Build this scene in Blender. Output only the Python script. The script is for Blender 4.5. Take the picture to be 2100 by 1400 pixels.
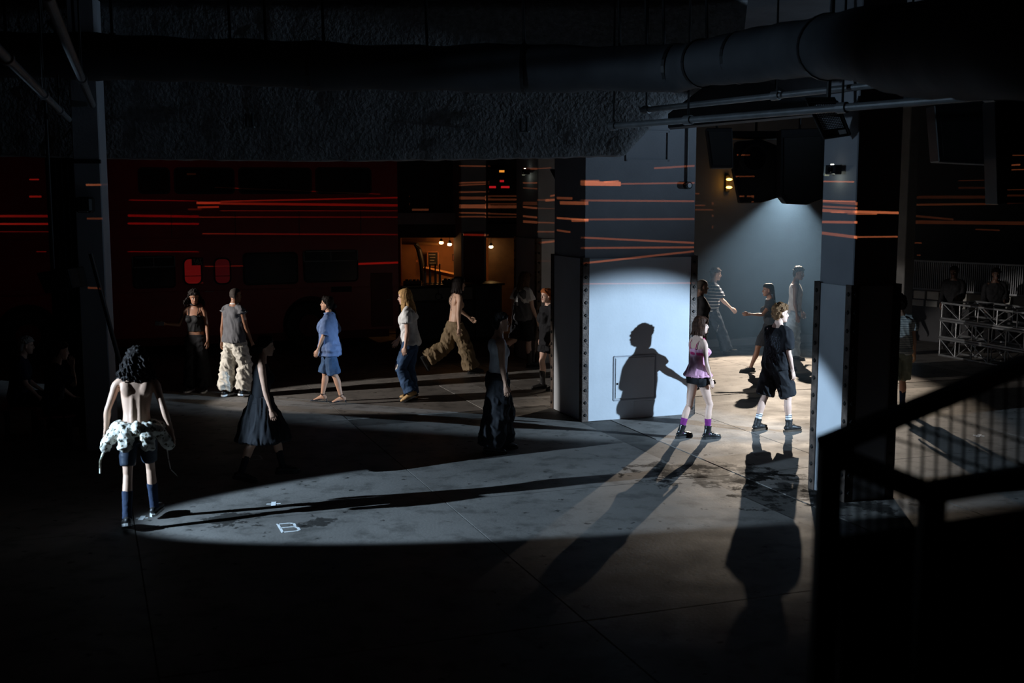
import bpy, bmesh, math, random
import numpy as np
from mathutils import Vector, Matrix

for _o in list(bpy.data.objects):
    bpy.data.objects.remove(_o)
random.seed(7)
SC = bpy.context.scene
COL = SC.collection
RAD = math.radians

# ------------------------------------------------------------------ camera
FPX, CAM_H, PITCH = 2400.0, 3.3, math.atan(300.0 / 2400.0)
cam = bpy.data.cameras.new('camera')
cam_o = bpy.data.objects.new('camera', cam)
COL.objects.link(cam_o)
cam.sensor_width = 36.0
cam.lens = FPX / 2100.0 * 36.0
cam_o.location = (0, 0, CAM_H)
cam_o.rotation_euler = (math.pi / 2 - PITCH, 0, 0)
cam.dof.use_dof = True
cam.dof.focus_distance = 17.0
cam.dof.aperture_fstop = 1.8
cam.clip_end = 200
SC.camera = cam_o

# ------------------------------------------------------------------ world, view
w = bpy.data.worlds.new('world')
SC.world = w
w.use_nodes = True
w.node_tree.nodes['Background'].inputs[0].default_value = (0.55, 0.75, 1.0, 1)
w.node_tree.nodes['Background'].inputs[1].default_value = 0.0
vs = SC.view_settings
vs.view_transform = 'Standard'
vs.look = 'None'
vs.exposure = 0.0
vs.gamma = 1.0
vs.use_curve_mapping = False
SC.cycles.max_bounces = 6
SC.cycles.diffuse_bounces = 4
SC.cycles.glossy_bounces = 3
SC.cycles.transmission_bounces = 4
SC.cycles.volume_bounces = 0
SC.cycles.sample_clamp_indirect = 4.0
SC.cycles.use_denoising = True


def spot(name, loc, az, down, half, energy, color, radius=0.05, blend=0.15):
    """az: azimuth in degrees from +x towards +y; down: degrees below the horizon; half: cone half angle"""
    l = bpy.data.lights.new(name, 'SPOT')
    l.energy = energy
    l.color = color
    l.spot_size = RAD(half * 2)
    l.spot_blend = blend
    l.shadow_soft_size = radius
    o = bpy.data.objects.new(name, l)
    COL.objects.link(o)
    o.location = loc
    d = Vector((math.cos(RAD(az)) * math.cos(RAD(down)), math.sin(RAD(az)) * math.cos(RAD(down)), -math.sin(RAD(down))))
    o.rotation_euler = d.to_track_quat('-Z', 'Y').to_euler()
    return o


# stage profile lights: two low from the left, one from the right, one from behind facing the camera
COOL = (0.54, 0.76, 1.0)
spot('profile_light_front_lane', (-11.2, 8.75, 3.5), 20.0, 15.2, 9.0, 11800, COOL, 0.035, 0.22)
spot('profile_light_middle_lane', (-12.1, 15.7, 3.5), 19.6, 14.2, 10.5, 5200, (1.0, 0.94, 0.88), 0.035, 0.2)
spot('profile_light_pillar', (9.6, 13.1, 3.15), 180 - 26.5, 17.0, 11.4, 6600, COOL, 0.03, 0.5)
spot('profile_light_back', (6.0, 25.6, 3.6), 253.5, 38.5, 27.5, 4200, (1.0, 0.86, 0.71), 0.03, 0.36)
spot('added_spot_right_lane', (-11.2, 8.75, 3.5), 27.3, 7.2, 1.7, 5200, COOL, 0.035, 0.5)  # extra spot added to brighten the walker in the striped tee
# two weak added spots that brighten pillars and beam, imitating stray light
spot('added_fill_pillar', (9.6, 14.7, 3.3), 180 - 8.0, -20.0, 32.0, 720, COOL, 0.15, 1.0)
spot('added_fill_front_lane', (-11.2, 8.75, 3.6), 13.5, -1.0, 13.0, 950, COOL, 0.15, 0.9)


# ------------------------------------------------------------------ geometry of the view (for measuring positions)
def ray(px, py):
    a, b = (px - 1050.0) / FPX, -(py - 700.0) / FPX
    c, s = math.cos(PITCH), math.sin(PITCH)
    return Vector((a, c + b * s, -s + b * c))


def G(px, py, z=0.0):
    d = ray(px, py)
    t = (z - CAM_H) / d.z
    return Vector((d.x * t, d.y * t, z))


def at(px, py, y):
    d = ray(px, py)
    t = y / d.y
    return Vector((d.x * t, y, CAM_H + d.z * t))


def hit(px, py, p0, n):
    d = ray(px, py)
    o = Vector((0, 0, CAM_H))
    t = (Vector(p0) - o).dot(Vector(n)) / d.dot(Vector(n))
    return o + d * t


GA = RAD(20.0)                                   # the hall's grid is turned 20 degrees to the camera
UX = Vector((math.cos(GA), math.sin(GA), 0))
VX = Vector((-math.sin(GA), math.cos(GA), 0))


def W(u, v, z=0.0):
    return UX * u + VX * v + Vector((0, 0, z))


# ------------------------------------------------------------------ objects
def obj(name, bm_or_me, mat=None, parent=None, loc=None, rotz=None, smooth=False):
    if isinstance(bm_or_me, bmesh.types.BMesh):
        me = bpy.data.meshes.new(name)
        bmesh.ops.recalc_face_normals(bm_or_me, faces=bm_or_me.faces)
        bm_or_me.to_mesh(me)
        bm_or_me.free()
    else:
        me = bm_or_me
    if mat is not None and len(me.materials) == 0:
        me.materials.append(mat)
    if smooth:
        for p in me.polygons:
            p.use_smooth = True
    o = bpy.data.objects.new(name, me)
    COL.objects.link(o)
    if parent is not None:
        o.parent = parent
    if loc is not None:
        o.location = loc
    if rotz is not None:
        o.rotation_euler = (0, 0, rotz)
    return o


def thing(name, label, cat, loc=(0, 0, 0), rotz=0.0, group=None):
    o = bpy.data.objects.new(name, None)
    o.empty_display_size = 0.1
    COL.objects.link(o)
    o.location = loc
    o.rotation_euler = (0, 0, rotz)
    return tag(o, label, cat, group)


def tag(o, label=None, cat=None, group=None, kind=None):
    if label:
        o['label'] = label
    if cat:
        o['category'] = cat
    if group:
        o['group'] = group
    if kind:
        o['kind'] = kind
    return o


def nb():
    return bmesh.new()


def box(bm, c, s, rot=None, bev=0.0):
    r = bmesh.ops.create_cube(bm, size=1.0)
    m = Matrix.Translation(Vector(c)) @ (rot.to_4x4() if rot is not None else Matrix.Identity(4)) @ Matrix.Diagonal((s[0], s[1], s[2], 1))
    bmesh.ops.transform(bm, matrix=m, verts=r['verts'])
    if bev > 0:
        es = list({e for v in r['verts'] for e in v.link_edges})
        bmesh.ops.bevel(bm, geom=es, offset=bev, segments=1, affect='EDGES')
    return bm


def B(c, s, rot=None, bev=0.0):
    return box(nb(), c, s, rot, bev)


def rod(bm, p, q, r, seg=10, r2=None):
    p, q = Vector(p), Vector(q)
    d = q - p
    res = bmesh.ops.create_cone(bm, cap_ends=True, segments=seg, radius1=r, radius2=r if r2 is None else r2, depth=d.length)
    m = Matrix.Translation((p + q) / 2) @ d.to_track_quat('Z', 'Y').to_matrix().to_4x4()
    bmesh.ops.transform(bm, matrix=m, verts=res['verts'])
    return bm


def ball(bm, c, r, sub=2):
    s = bmesh.ops.create_icosphere(bm, subdivisions=sub, radius=1.0)
    sr = (r, r, r) if not hasattr(r, '__len__') else r
    bmesh.ops.transform(bm, matrix=Matrix.Translation(Vector(c)) @ Matrix.Diagonal((sr[0], sr[1], sr[2], 1)), verts=s['verts'])
    return bm


def prism(bm, pts, thick, axis):
    """extrude a polygon (3d points) along a vector"""
    a = [bm.verts.new(Vector(p)) for p in pts]
    b = [bm.verts.new(Vector(p) + Vector(axis) * thick) for p in pts]
    n = len(a)
    bm.faces.new(a)
    bm.faces.new(b[::-1])
    for i in range(n):
        bm.faces.new((a[i], b[i], b[(i + 1) % n], a[(i + 1) % n]))
    return bm


def pipe(bm, pts, r, seg=10):
    """a bent pipe through points"""
    pts = [Vector(p) for p in pts]
    rings = []
    for i, p in enumerate(pts):
        d = (pts[min(i + 1, len(pts) - 1)] - pts[max(i - 1, 0)]).normalized()
        ref = Vector((0, 0, 1)) if abs(d.z) < 0.9 else Vector((0, 1, 0))
        x = d.cross(ref).normalized()
        y = x.cross(d)
        rr = r[i] if hasattr(r, '__len__') else r
        rings.append([bm.verts.new(p + x * math.cos(2 * math.pi * k / seg) * rr + y * math.sin(2 * math.pi * k / seg) * rr) for k in range(seg)])
    for a, b in zip(rings, rings[1:]):
        for k in range(seg):
            bm.faces.new((a[k], a[(k + 1) % seg], b[(k + 1) % seg], b[k]))
    bm.faces.new(rings[0])
    bm.faces.new(rings[-1][::-1])
    return bm


# ------------------------------------------------------------------ materials
MATS = {}


def mat(name, col, rough=0.6, var=0.12, scale=6.0, bump=0.0, bscale=60.0, metal=0.0, spec=0.4, emit=None, estr=0.0, detail=4.0, aniso=(1, 1, 1)):
    if name in MATS:
        return MATS[name]
    m = bpy.data.materials.new(name)
    MATS[name] = m
    m.use_nodes = True
    nt = m.node_tree
    N, L = nt.nodes, nt.links
    b = N['Principled BSDF']
    b.inputs['Roughness'].default_value = rough
    b.inputs['Metallic'].default_value = metal
    b.inputs['Specular IOR Level'].default_value = spec
    tc = N.new('ShaderNodeTexCoord')
    mp = N.new('ShaderNodeMapping')
    mp.inputs['Scale'].default_value = aniso
    L.new(tc.outputs['Object'], mp.inputs[0])
    nz = N.new('ShaderNodeTexNoise')
    nz.inputs['Scale'].default_value = scale
    nz.inputs['Detail'].default_value = detail
    L.new(mp.outputs[0], nz.inputs['Vector'])
    rp = N.new('ShaderNodeValToRGB')
    rp.color_ramp.elements[0].position = 0.3
    rp.color_ramp.elements[1].position = 0.7
    lo = [max(0, c * (1 - var)) for c in col[:3]] + [1]
    hi = [min(1, c * (1 + var)) for c in col[:3]] + [1]
    rp.color_ramp.elements[0].color = lo
    rp.color_ramp.elements[1].color = hi
    L.new(nz.outputs[0], rp.inputs[0])
    L.new(rp.outputs[0], b.inputs['Base Color'])
    if bump > 0:
        n2 = N.new('ShaderNodeTexNoise')
        n2.inputs['Scale'].default_value = bscale
        n2.inputs['Detail'].default_value = 3
        L.new(mp.outputs[0], n2.inputs['Vector'])
        bp = N.new('ShaderNodeBump')
        bp.inputs['Strength'].default_value = bump
        bp.inputs['Distance'].default_value = 0.02
        L.new(n2.outputs[0], bp.inputs['Height'])
        L.new(bp.outputs[0], b.inputs['Normal'])
    if emit:
        b.inputs['Emission Color'].default_value = (*emit, 1)
        b.inputs['Emission Strength'].default_value = estr
    return m


M_BLACK = mat('black_metal', (0.010, 0.010, 0.012), 0.5, bump=0.05)
M_STEEL = mat('rusted_steel', (0.085, 0.062, 0.05), 0.55, 0.5, 9, 0.25, 40, metal=0.35)
M_RIVET = mat('rivet_steel', (0.02, 0.018, 0.017), 0.5, 0.2, metal=0.5)
M_PANEL = mat('painted_panel', (0.50, 0.52, 0.55), 0.55, 0.05, 2.5, 0.06, 25)
M_SHAFT = mat('painted_pillar', (0.30, 0.31, 0.34), 0.7, 0.08, 2.0, 0.1, 30)
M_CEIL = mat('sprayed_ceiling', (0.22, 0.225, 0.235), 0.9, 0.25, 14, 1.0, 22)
M_DUCT = mat('duct_wrap', (0.05, 0.054, 0.062), 0.7, 0.15, 3, 0.2, 9)
M_PIPE = mat('grey_pipe', (0.20, 0.21, 0.22), 0.45, 0.2, 6, 0.1, 40, metal=0.3)
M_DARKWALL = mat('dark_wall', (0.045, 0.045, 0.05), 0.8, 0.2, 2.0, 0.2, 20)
M_GREYWALL = mat('grey_wall', (0.095, 0.098, 0.105), 0.75, 0.12, 1.5, 0.1, 20)
M_ALU = mat('aluminium', (0.34, 0.35, 0.37), 0.4, 0.1, 10, metal=0.7)
M_TAPE = mat('white_tape', (0.85, 0.86, 0.86), 0.6, 0.05)
M_RUBBER = mat('black_rubber', (0.012, 0.012, 0.012), 0.6, 0.2)
M_GLASSD = mat('dark_glass', (0.006, 0.006, 0.008), 0.22, 0.1, spec=0.35)
# ------------------------------------------------------------------ floor
def floor_material(name, base, stain=True):
    m = bpy.data.materials.new(name)
    m.use_nodes = True
    nt = m.node_tree
    N, L = nt.nodes, nt.links
    b = N['Principled BSDF']
    geo = N.new('ShaderNodeNewGeometry')

    def noise(scale, detail, vec=None, rough=0.55):
        n = N.new('ShaderNodeTexNoise')
        n.inputs['Scale'].default_value = scale
        n.inputs['Detail'].default_value = detail
        n.inputs['Roughness'].default_value = rough
        L.new(vec or geo.outputs['Position'], n.inputs['Vector'])
        return n

    def ramp(src, stops):
        r = N.new('ShaderNodeValToRGB')
        e = r.color_ramp.elements
        while len(e) < len(stops):
            e.new(0.5)
        for q, (p, c) in zip(e, stops):
            q.position = p
            q.color = (*c, 1) if hasattr(c, '__len__') else (c, c, c, 1)
        L.new(src, r.inputs[0])
        return r

    def mul(a, c, fac=1.0):
        x = N.new('ShaderNodeMix')
        x.data_type = 'RGBA'
        x.blend_type = 'MULTIPLY'
        x.inputs[0].default_value = fac
        L.new(a, x.inputs[6])
        L.new(c, x.inputs[7])
        return x.outputs[2]

    big = ramp(noise(0.6, 5).outputs[0], [(0.3, [c * 0.72 for c in base]), (0.62, [c * 1.12 for c in base])])
    mid = ramp(noise(3.2, 6, rough=0.65).outputs[0], [(0.36, 0.62), (0.5, 1.0), (0.7, 1.05)])
    # small dark chips and spots
    vo = N.new('ShaderNodeTexVoronoi')
    vo.inputs['Scale'].default_value = 4.2
    vo.inputs['Randomness'].default_value = 1.0
    wob = noise(22, 2)
    va = N.new('ShaderNodeVectorMath')
    va.operation = 'MULTIPLY_ADD'
    va.inputs[1].default_value = (0.12, 0.12, 0.12)
    L.new(wob.outputs[1], va.inputs[0])
    L.new(geo.outputs['Position'], va.inputs[2])
    L.new(va.outputs[0], vo.inputs['Vector'])
    chips = ramp(vo.outputs['Distance'], [(0.0, 0.22), (0.10, 0.34), (0.15, 1.0)])
    gate = ramp(noise(1.7, 3).outputs[0], [(0.36, 0.0), (0.50, 1.0)])
    col = mul(big.outputs[0], mid.outputs[0])
    x = N.new('ShaderNodeMix')
    x.data_type = 'RGBA'
    x.blend_type = 'MULTIPLY'
    L.new(gate.outputs[0], x.inputs[0])
    L.new(col, x.inputs[6])
    L.new(chips.outputs[0], x.inputs[7])
    col = x.outputs[2]
    wear = None
    # worn broken patches: a band of spalled concrete beside the floor channel
    for (cx, cy, rr) in ((1.95, 13.9, 0.9), (2.5, 13.55, 1.5), (3.15, 13.0, 1.5), (3.75, 12.4, 1.0), (-2.9, 11.75, 0.65), (-1.9, 11.5, 0.5)):
        dv = N.new('ShaderNodeVectorMath')
        dv.operation = 'DISTANCE'
        dv.inputs[1].default_value = (cx, cy, 0)
        L.new(geo.outputs['Position'], dv.inputs[0])
        sc_ = N.new('ShaderNodeMath')
        sc_.operation = 'MULTIPLY_ADD'
        sc_.inputs[1].default_value = 1.0 / rr
        L.new(dv.outputs['Value'], sc_.inputs[0])
        nn = noise(2.6, 6, rough=0.7)
        n3 = N.new('ShaderNodeMath')
        n3.operation = 'MULTIPLY_ADD'
        n3.inputs[1].default_value = -3.6
        n3.inputs[2].default_value = 2.0
        L.new(nn.outputs[0], n3.inputs[0])
        L.new(n3.outputs[0], sc_.inputs[2])
        patch = ramp(sc_.outputs[0], [(0.40, 0.26), (0.52, 0.36), (0.58, 1.0)])
        col = mul(col, patch.outputs[0])
        wear = patch.outputs[0] if wear is None else mul(wear, patch.outputs[0])
    L.new(col, b.inputs['Base Color'])
    rr_ = ramp(noise(2.0, 4).outputs[0], [(0.3, 0.58), (0.7, 0.72)])
    L.new(rr_.outputs[0], b.inputs['Roughness'])
    sp = N.new('ShaderNodeMath')
    sp.operation = 'MULTIPLY'
    L.new(mul(wear, chips.outputs[0], 0.7), sp.inputs[0])
    sp.inputs[1].default_value = 0.14
    L.new(sp.outputs[0], b.inputs['Specular IOR Level'])
    bp = N.new('ShaderNodeBump')
    bp.inputs['Strength'].default_value = 0.25
    bp.inputs['Distance'].default_value = 0.01
    L.new(noise(30, 4).outputs[0], bp.inputs['Height'])
    L.new(bp.outputs[0], b.inputs['Normal'])
    return m


M_FLOOR = floor_material('concrete_floor', (0.182, 0.168, 0.154))
M_FLOOR2 = floor_material('concrete_floor_pale', (0.23, 0.215, 0.20))
M_FLOOR3 = floor_material('concrete_floor_brown', (0.15, 0.136, 0.124))
M_CHANNEL = floor_material('channel_cover', (0.088, 0.082, 0.075))
M_JOINT = mat('joint_bed', (0.05, 0.047, 0.045), 0.9)

floor_o = tag(obj('floor', B(W(3, 16, -0.11), (46, 46, 0.12), Matrix.Rotation(GA, 3, 'Z')), M_JOINT), kind='structure')
u_lines = [-12, -9.2, -6.2, -3.1, 0.35, 3.55, 6.72, 7.2, 8.66, 12.0, 15.4, 18.8]
v_lines = [3.5, 8.08, 11.92, 16.35, 16.9, 19.8, 22.6, 26.0, 30.0]
GAP = 0.005
for i in range(len(u_lines) - 1):
    for j in range(len(v_lines) - 1):
        u0, u1, v0, v1 = u_lines[i] + GAP, u_lines[i + 1] - GAP, v_lines[j] + GAP, v_lines[j + 1] - GAP
        chan = (abs(u_lines[i] - 6.72) < 0.01 and v1 < 16.4) or (abs(v_lines[j] - 16.35) < 0.01 and u_lines[i] > 3)
        m = M_CHANNEL if chan else (M_FLOOR, M_FLOOR, M_FLOOR2, M_FLOOR3)[(i * 7 + j * 5) % 4 if j >= 4 else 0]
        h = -0.006 if chan else 0.0
        c = W((u0 + u1) / 2, (v0 + v1) / 2, 0)
        bm = nb()
        box(bm, (0, 0, h - 0.02), (u1 - u0, v1 - v0, 0.04), bev=0.0015)
        obj('channel_cover' if chan else 'floor_slab', bm, m, floor_o, c, GA)
# small square tiles beyond the middle lane
tile_me = None
for i in range(5):
    for j in range(4):
        bm = B((0, 0, 0), (0.60, 0.60, 0.006))
        p = W(6.0 + i * 0.61, 17.25 + j * 0.61, 0.003)
        obj('floor_tile', bm, (M_FLOOR2, M_FLOOR3, M_FLOOR)[(i * 2 + j * 3 + i * j) % 3], floor_o, p, GA)

# ------------------------------------------------------------------ shell
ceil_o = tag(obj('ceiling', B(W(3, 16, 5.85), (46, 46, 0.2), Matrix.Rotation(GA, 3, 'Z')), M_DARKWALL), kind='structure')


def wall(name, p, q, z0, z1, th, m):
    p, q = Vector((p[0], p[1], 0)), Vector((q[0], q[1], 0))
    d = q - p
    c = (p + q) / 2
    return tag(obj(name, B((0, 0, 0), (d.length, th, z1 - z0)), m, None, (c.x, c.y, (z0 + z1) / 2), math.atan2(d.y, d.x)), kind='structure')


WB0 = Vector((5.5, 26.0, 0))                               # a point of the back wall behind the lit alley
wall('wall_back', WB0 + UX * -2.4 + VX * 0.15, WB0 + UX * 17 + VX * 0.15, 0, 5.75, 0.3, M_GREYWALL)
tag(obj('baseboard_back', B(WB0 + UX * 6 - VX * 0.10 + Vector((0, 0, 0.08)), (17, 0.2, 0.16), Matrix.Rotation(GA, 3, 'Z'), 0.01), M_SHAFT), kind='structure')
wall('wall_far', WB0 + UX * -26 + VX * 6.5, WB0 + UX * 0 + VX * 6.5, 0, 5.75, 0.3, M_DARKWALL)
wall('wall_left', (-15.5, 4.5), (-20.5, 24), 0, 5.75, 0.3, M_DARKWALL)
wall('wall_right', (14.5, 6.0), (15.8, 31.0), 0, 5.75, 0.3, M_DARKWALL)
wall('wall_side', WB0 + UX * -2.35 + VX * 0.3, WB0 + UX * -2.35 + VX * 6.5, 0, 5.75, 0.25, M_DARKWALL)


# sprayed beam that hangs across the front of the hall, slightly ragged lower edge, chamfered right end
def beam():
    d0 = 15.6
    bm = nb()
    top = 5.75
    outline = []
    n = 90
    random.seed(3)
    for i in range(n + 1):
        px = -250 + (1282 + 250) * i / n
        s = px / 1282.0
        py = 318 + 10 * math.sin(max(0, min(1, s)) * math.pi) + random.uniform(-1.2, 1.2)
        outline.append(at(px, py, d0))
    outline += [at(1340, 256, d0), at(1440, 180, d0), at(1520, 120, d0), at(1520, 20, d0)]
    low = [Vector((p.x, d0, p.z)) for p in outline]
    hi = [Vector((p.x, d0 - 0.35, top)) for p in low]
    nz = 14
    grid = []
    for a, b in zip(low, hi):
        col = []
        for k in range(nz + 1):
            p = a.lerp(b, k / nz)
            p.y += random.uniform(-0.012, 0.012)
            col.append(bm.verts.new(p))
        grid.append(col)
    for c1, c2 in zip(grid, grid[1:]):
        for k in range(nz):
            bm.faces.new((c1[k], c2[k], c2[k + 1], c1[k + 1]))
    back = [bm.verts.new(Vector((p.x, d0 + 0.7, p.z))) for p in low]
    backt = [bm.verts.new(Vector((p.x, d0 + 0.7, top))) for p in low]
    for i in range(len(low) - 1):
        bm.faces.new((grid[i][0], back[i], back[i + 1], grid[i + 1][0]))
        bm.faces.new((back[i], backt[i], backt[i + 1], back[i + 1]))
        bm.faces.new((backt[i], grid[i][nz], grid[i + 1][nz], backt[i + 1]))
    bm.faces.new(grid[0] + [backt[0], back[0]])
    bm.faces.new([back[-1], backt[-1]] + grid[-1][::-1])
    return bm


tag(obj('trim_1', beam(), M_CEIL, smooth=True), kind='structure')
# bulkhead above the alley, right of the beam
bm = nb()
prism(bm, [at(1370, 262, 16.6), at(1700, 232, 15.2), at(1960, 205, 13.6), at(1960, 60, 13.6), at(1370, 60, 16.6)], 0.5, (0.2, 1, 0))
tag(obj('trim_2', bm, M_DUCT), kind='structure')


# ------------------------------------------------------------------ pillars
def pillar(name, label, corner, lu, lv, clad_z, front_rivets, strips=True, top=5.74, shaft_in=0.02, m=M_PANEL, only=None):
    """corner: the corner nearest the camera on the floor; lu along the front face, lv along the left face"""
    t = thing(name, label, 'pillar', corner, GA)
    obj('shaft', B((lu / 2, lv / 2, top / 2), (lu - 2 * shaft_in, lv - 2 * shaft_in, top), None, 0.01), M_SHAFT, t)
    th = 0.025
    obj('front_panel', B((lu / 2, -th / 2 + shaft_in, clad_z / 2), (lu - 0.02, th, clad_z), None, 0.004), m, t)
    obj('side_panel', B((-th / 2 + shaft_in, lv / 2, clad_z / 2), (th, lv - 0.02, clad_z), None, 0.004), m, t)
    obj('back_panel', B((lu / 2, lv + th / 2 - shaft_in, clad_z / 2), (lu - 0.02, th, clad_z), None, 0.004), m, t)
    obj('side_panel', B((lu + th / 2 - shaft_in, lv / 2, clad_z / 2), (th, lv - 0.02, clad_z), None, 0.004), m, t)
    wst = 0.105
    zs = clad_z + 0.015
    rv = B((0, 0, 0), (0.042, 0.018, 0.042), Matrix.Rotation(RAD(45), 3, 'Y'), 0.008)
    rme = bpy.data.meshes.new('rivet')
    rv.to_mesh(rme)
    rv.free()
    rme.materials.append(M_RIVET)
    # L-shaped steel angles: (corner, direction on the front face, direction on the side face)
    for (cx, cy, sx, sy) in ((0, 0, 1, 1), (lu, 0, -1, 1), (0, lv, 1, -1), (lu, lv, -1, -1)):
        bm = nb()
        fy = -0.014 if cy == 0 else lv + 0.014
        fx = -0.014 if cx == 0 else lu + 0.014
        box(bm, (cx + sx * (wst / 2 - 0.02), fy, zs / 2), (wst, 0.012, zs))
        box(bm, (fx, cy + sy * (wst / 2 - 0.02), zs / 2), (0.012, wst, zs))
        st = obj('corner_strip', bm, M_STEEL, t)
        n = front_rivets
        for k in range(n):
            z = 0.10 + (zs - 0.2) * k / (n - 1)
            if cy == 0:
                o = obj('rivet', rme, None, st, (cx + sx * (wst / 2 - 0.02), fy - 0.012, z))
            if cx == 0:
                o = obj('rivet', rme, None, st, (fx - 0.012, cy + sy * (wst / 2 - 0.02), z), RAD(90))
    return t


PC1 = G(1194.5, 864.6)
P1 = pillar('riveted_pillar', 'wide grey pillar with bright lit front panel carrying a sharp human shadow', PC1, 1.83, 1.2, 2.39, 13)
# hatch, seams, vent and conduit on the front of the wide pillar
Fz = lambda px, py: (Matrix.Rotation(-GA, 4, 'Z') @ (hit(px, py, PC1, -VX) - PC1))
a, b_ = Fz(1259, 731), Fz(1343, 815)
cx, cz, sx, sz = (a.x + b_.x) / 2, (a.z + b_.z) / 2, abs(b_.x - a.x), abs(a.z - b_.z)
hb = nb()
for (dx, dz, lx, lz) in ((0, sz / 2, sx, 0.02), (0, -sz / 2, sx, 0.02), (-sx / 2, 0, 0.02, sz), (sx / 2, 0, 0.02, sz)):
    box(hb, (cx + dx, -0.008, cz + dz), (lx, 0.014, lz))
hf = obj('hatch_frame', hb, M_SHAFT, P1)
obj('hatch_door', B((cx, -0.009, cz), (sx - 0.05, 0.012, sz - 0.05), None, 0.004), M_PANEL, P1)
obj('latch', B((cx - sx * 0.42, -0.018, cz - 0.08), (0.02, 0.012, 0.03)), M_RIVET, P1)
obj('patch_panel', B((Fz(1322, 832).x, -0.0065, 0.13), (0.36, 0.006, 0.25), None, 0.002), M_PANEL, P1)
v0, v1 = Fz(1287, 268), Fz(1371, 329)
vb = nb()
for (dx, dz, lx, lz) in ((0, .5, 1, 0), (0, -.5, 1, 0), (-.5, 0, 0, 1), (.5, 0, 0, 1)):
    SX, SZ = abs(v1.x - v0.x), abs(v0.z - v1.z)
    box(vb, ((v0.x + v1.x) / 2 + dx * SX, 0.012, (v0.z + v1.z) / 2 + dz * SZ), (lx * SX + 0.03, 0.02, lz * SZ + 0.03))
obj('vent_frame', vb, M_SHAFT, P1)
cx_ = Fz(1409, 380)
cb = nb()
rod(cb, (cx_.x, 0.0, cx_.z + 0.05), (cx_.x, 0.0, 4.45), 0.014)
obj('conduit', cb, M_PIPE, P1)
cam_b = nb()
rod(cam_b, (cx_.x, 0.03, cx_.z), (cx_.x, -0.07, cx_.z), 0.055, 18)
dome = obj('camera_dome', cam_b, M_BLACK, P1)
db = nb()
rod(db, (cx_.x, -0.07, cx_.z), (cx_.x, -0.08, cx_.z), 0.034, 18)
obj('lens_ring', db, M_ALU, dome)

PC2 = G(1732, 1029)
P2 = pillar('riveted_pillar', 'narrow riveted pillar beside the foreground railing, left face lit blue', PC2, 0.60, 0.64, 2.34, 12)
PC3 = G(1101, 745)
P3 = pillar('riveted_pillar', 'pillar half hidden behind the wide bright pillar, left of it', PC3, 1.9, 1.25, 2.45, 13)
PC4 = at(947, 700, 27.5)
PC4.z = 0
P4 = thing('bar_pillar', 'slim pillar behind the bar counter with a dark red lower panel', 'pillar', PC4, GA)
obj('shaft', B((0.31, 0.31, 2.87), (0.62, 0.62, 5.74), None, 0.01), M_SHAFT, P4)
obj('red_panel', B((0.31, -0.012, 1.5), (0.5, 0.03, 1.9), None, 0.01), mat('dark_red_paint', (0.12, 0.012, 0.014), 0.5), P4)

# the slim column at the left, with a dark box and a leaning brace
PL = G(204, 925)
P5 = thing('slim_column', 'slim grey column at the left behind the shirtless walker', 'pillar', PL, RAD(4))
obj('shaft', B((0, 0.16, 2.87), (0.335, 0.32, 5.74), None, 0.012), M_SHAFT, P5)
obj('collar', B((0, -0.006, 3.72), (0.36, 0.03, 0.05), None, 0.006), M_RIVET, P5)
bx = obj('speaker_box', B((-0.01, -0.10, 3.18), (0.20, 0.2, 0.20), None, 0.03), M_BLACK, P5)
obj('speaker_rim', B((-0.01, -0.205, 3.095), (0.12, 0.012, 0.014), None, 0.003), M_ALU, bx)
bb = nb()
rod(bb, at(186, 520, 14.6), Vector((at(246, 745, 14.6).x, 14.6, 0.0)) * 1.0 if False else at(250, 760, 14.7), 0.028)
tag(obj('brace_pole', bb, M_BLACK), 'dark pole leaning across the slim left column', 'pole')
cv = nb()
for k in range(26):                                        # hanging black drape left of the column
    x0 = -0.32 + k * 0.025
    y0 = 0.025 * math.sin(k * 1.9)
    y1 = 0.025 * math.sin((k + 1) * 1.9)
    v_ = [cv.verts.new((x0, y0, 0.02)), cv.verts.new((x0 + 0.025, y1, 0.02)), cv.verts.new((x0 + 0.025, y1, 5.7)), cv.verts.new((x0, y0, 5.7))]
    cv.faces.new(v_)
bmesh.ops.remove_doubles(cv, verts=cv.verts, dist=0.001)
sol = obj('black_drape', cv, mat('black_fabric', (0.008, 0.008, 0.009), 0.9), None, (-6.15, 16.4, 0), smooth=True)
sm = sol.modifiers.new('thick', 'SOLIDIFY')
sm.thickness = 0.01
tag(sol, 'black pleated drape hanging beside the slim left column', 'drape')
# column far right behind the striped shirt walker
PR = at(1848, 700, 22.0)
P6 = thing('plain_column', 'plain concrete column behind the walker in a striped tee', 'pillar', (PR.x, PR.y, 0), GA)
obj('shaft', B((0.11, 0.11, 2.87), (0.22, 0.24, 5.74), None, 0.012), mat('dark_concrete', (0.10, 0.10, 0.10), 0.8, 0.2, 3, 0.2, 20), P6)
obj('foot', B((0.11, 0.11, 0.06), (0.30, 0.32, 0.12), None, 0.012), M_SHAFT, P6)
# ------------------------------------------------------------------ red double-decker bus
M_BUS = mat('bus_red', (0.34, 0.006, 0.012), 0.35, 0.12, 1.5, 0.03, 20, spec=0.5)
M_BUSD = mat('bus_dark_red', (0.15, 0.007, 0.008), 0.45, 0.15)
BL = 9.5
BE = Vector((-2.5, 25.75, 0))
BO = BE - UX * BL
BUS = thing('double_decker_bus', 'red double-decker bus parked along the back with dark windows', 'bus', BO, GA)


def bxz(px, py):
    p = Matrix.Rotation(-GA, 4, 'Z') @ (hit(px, py, BE, -VX) - BO)
    return p.x, p.z


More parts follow.
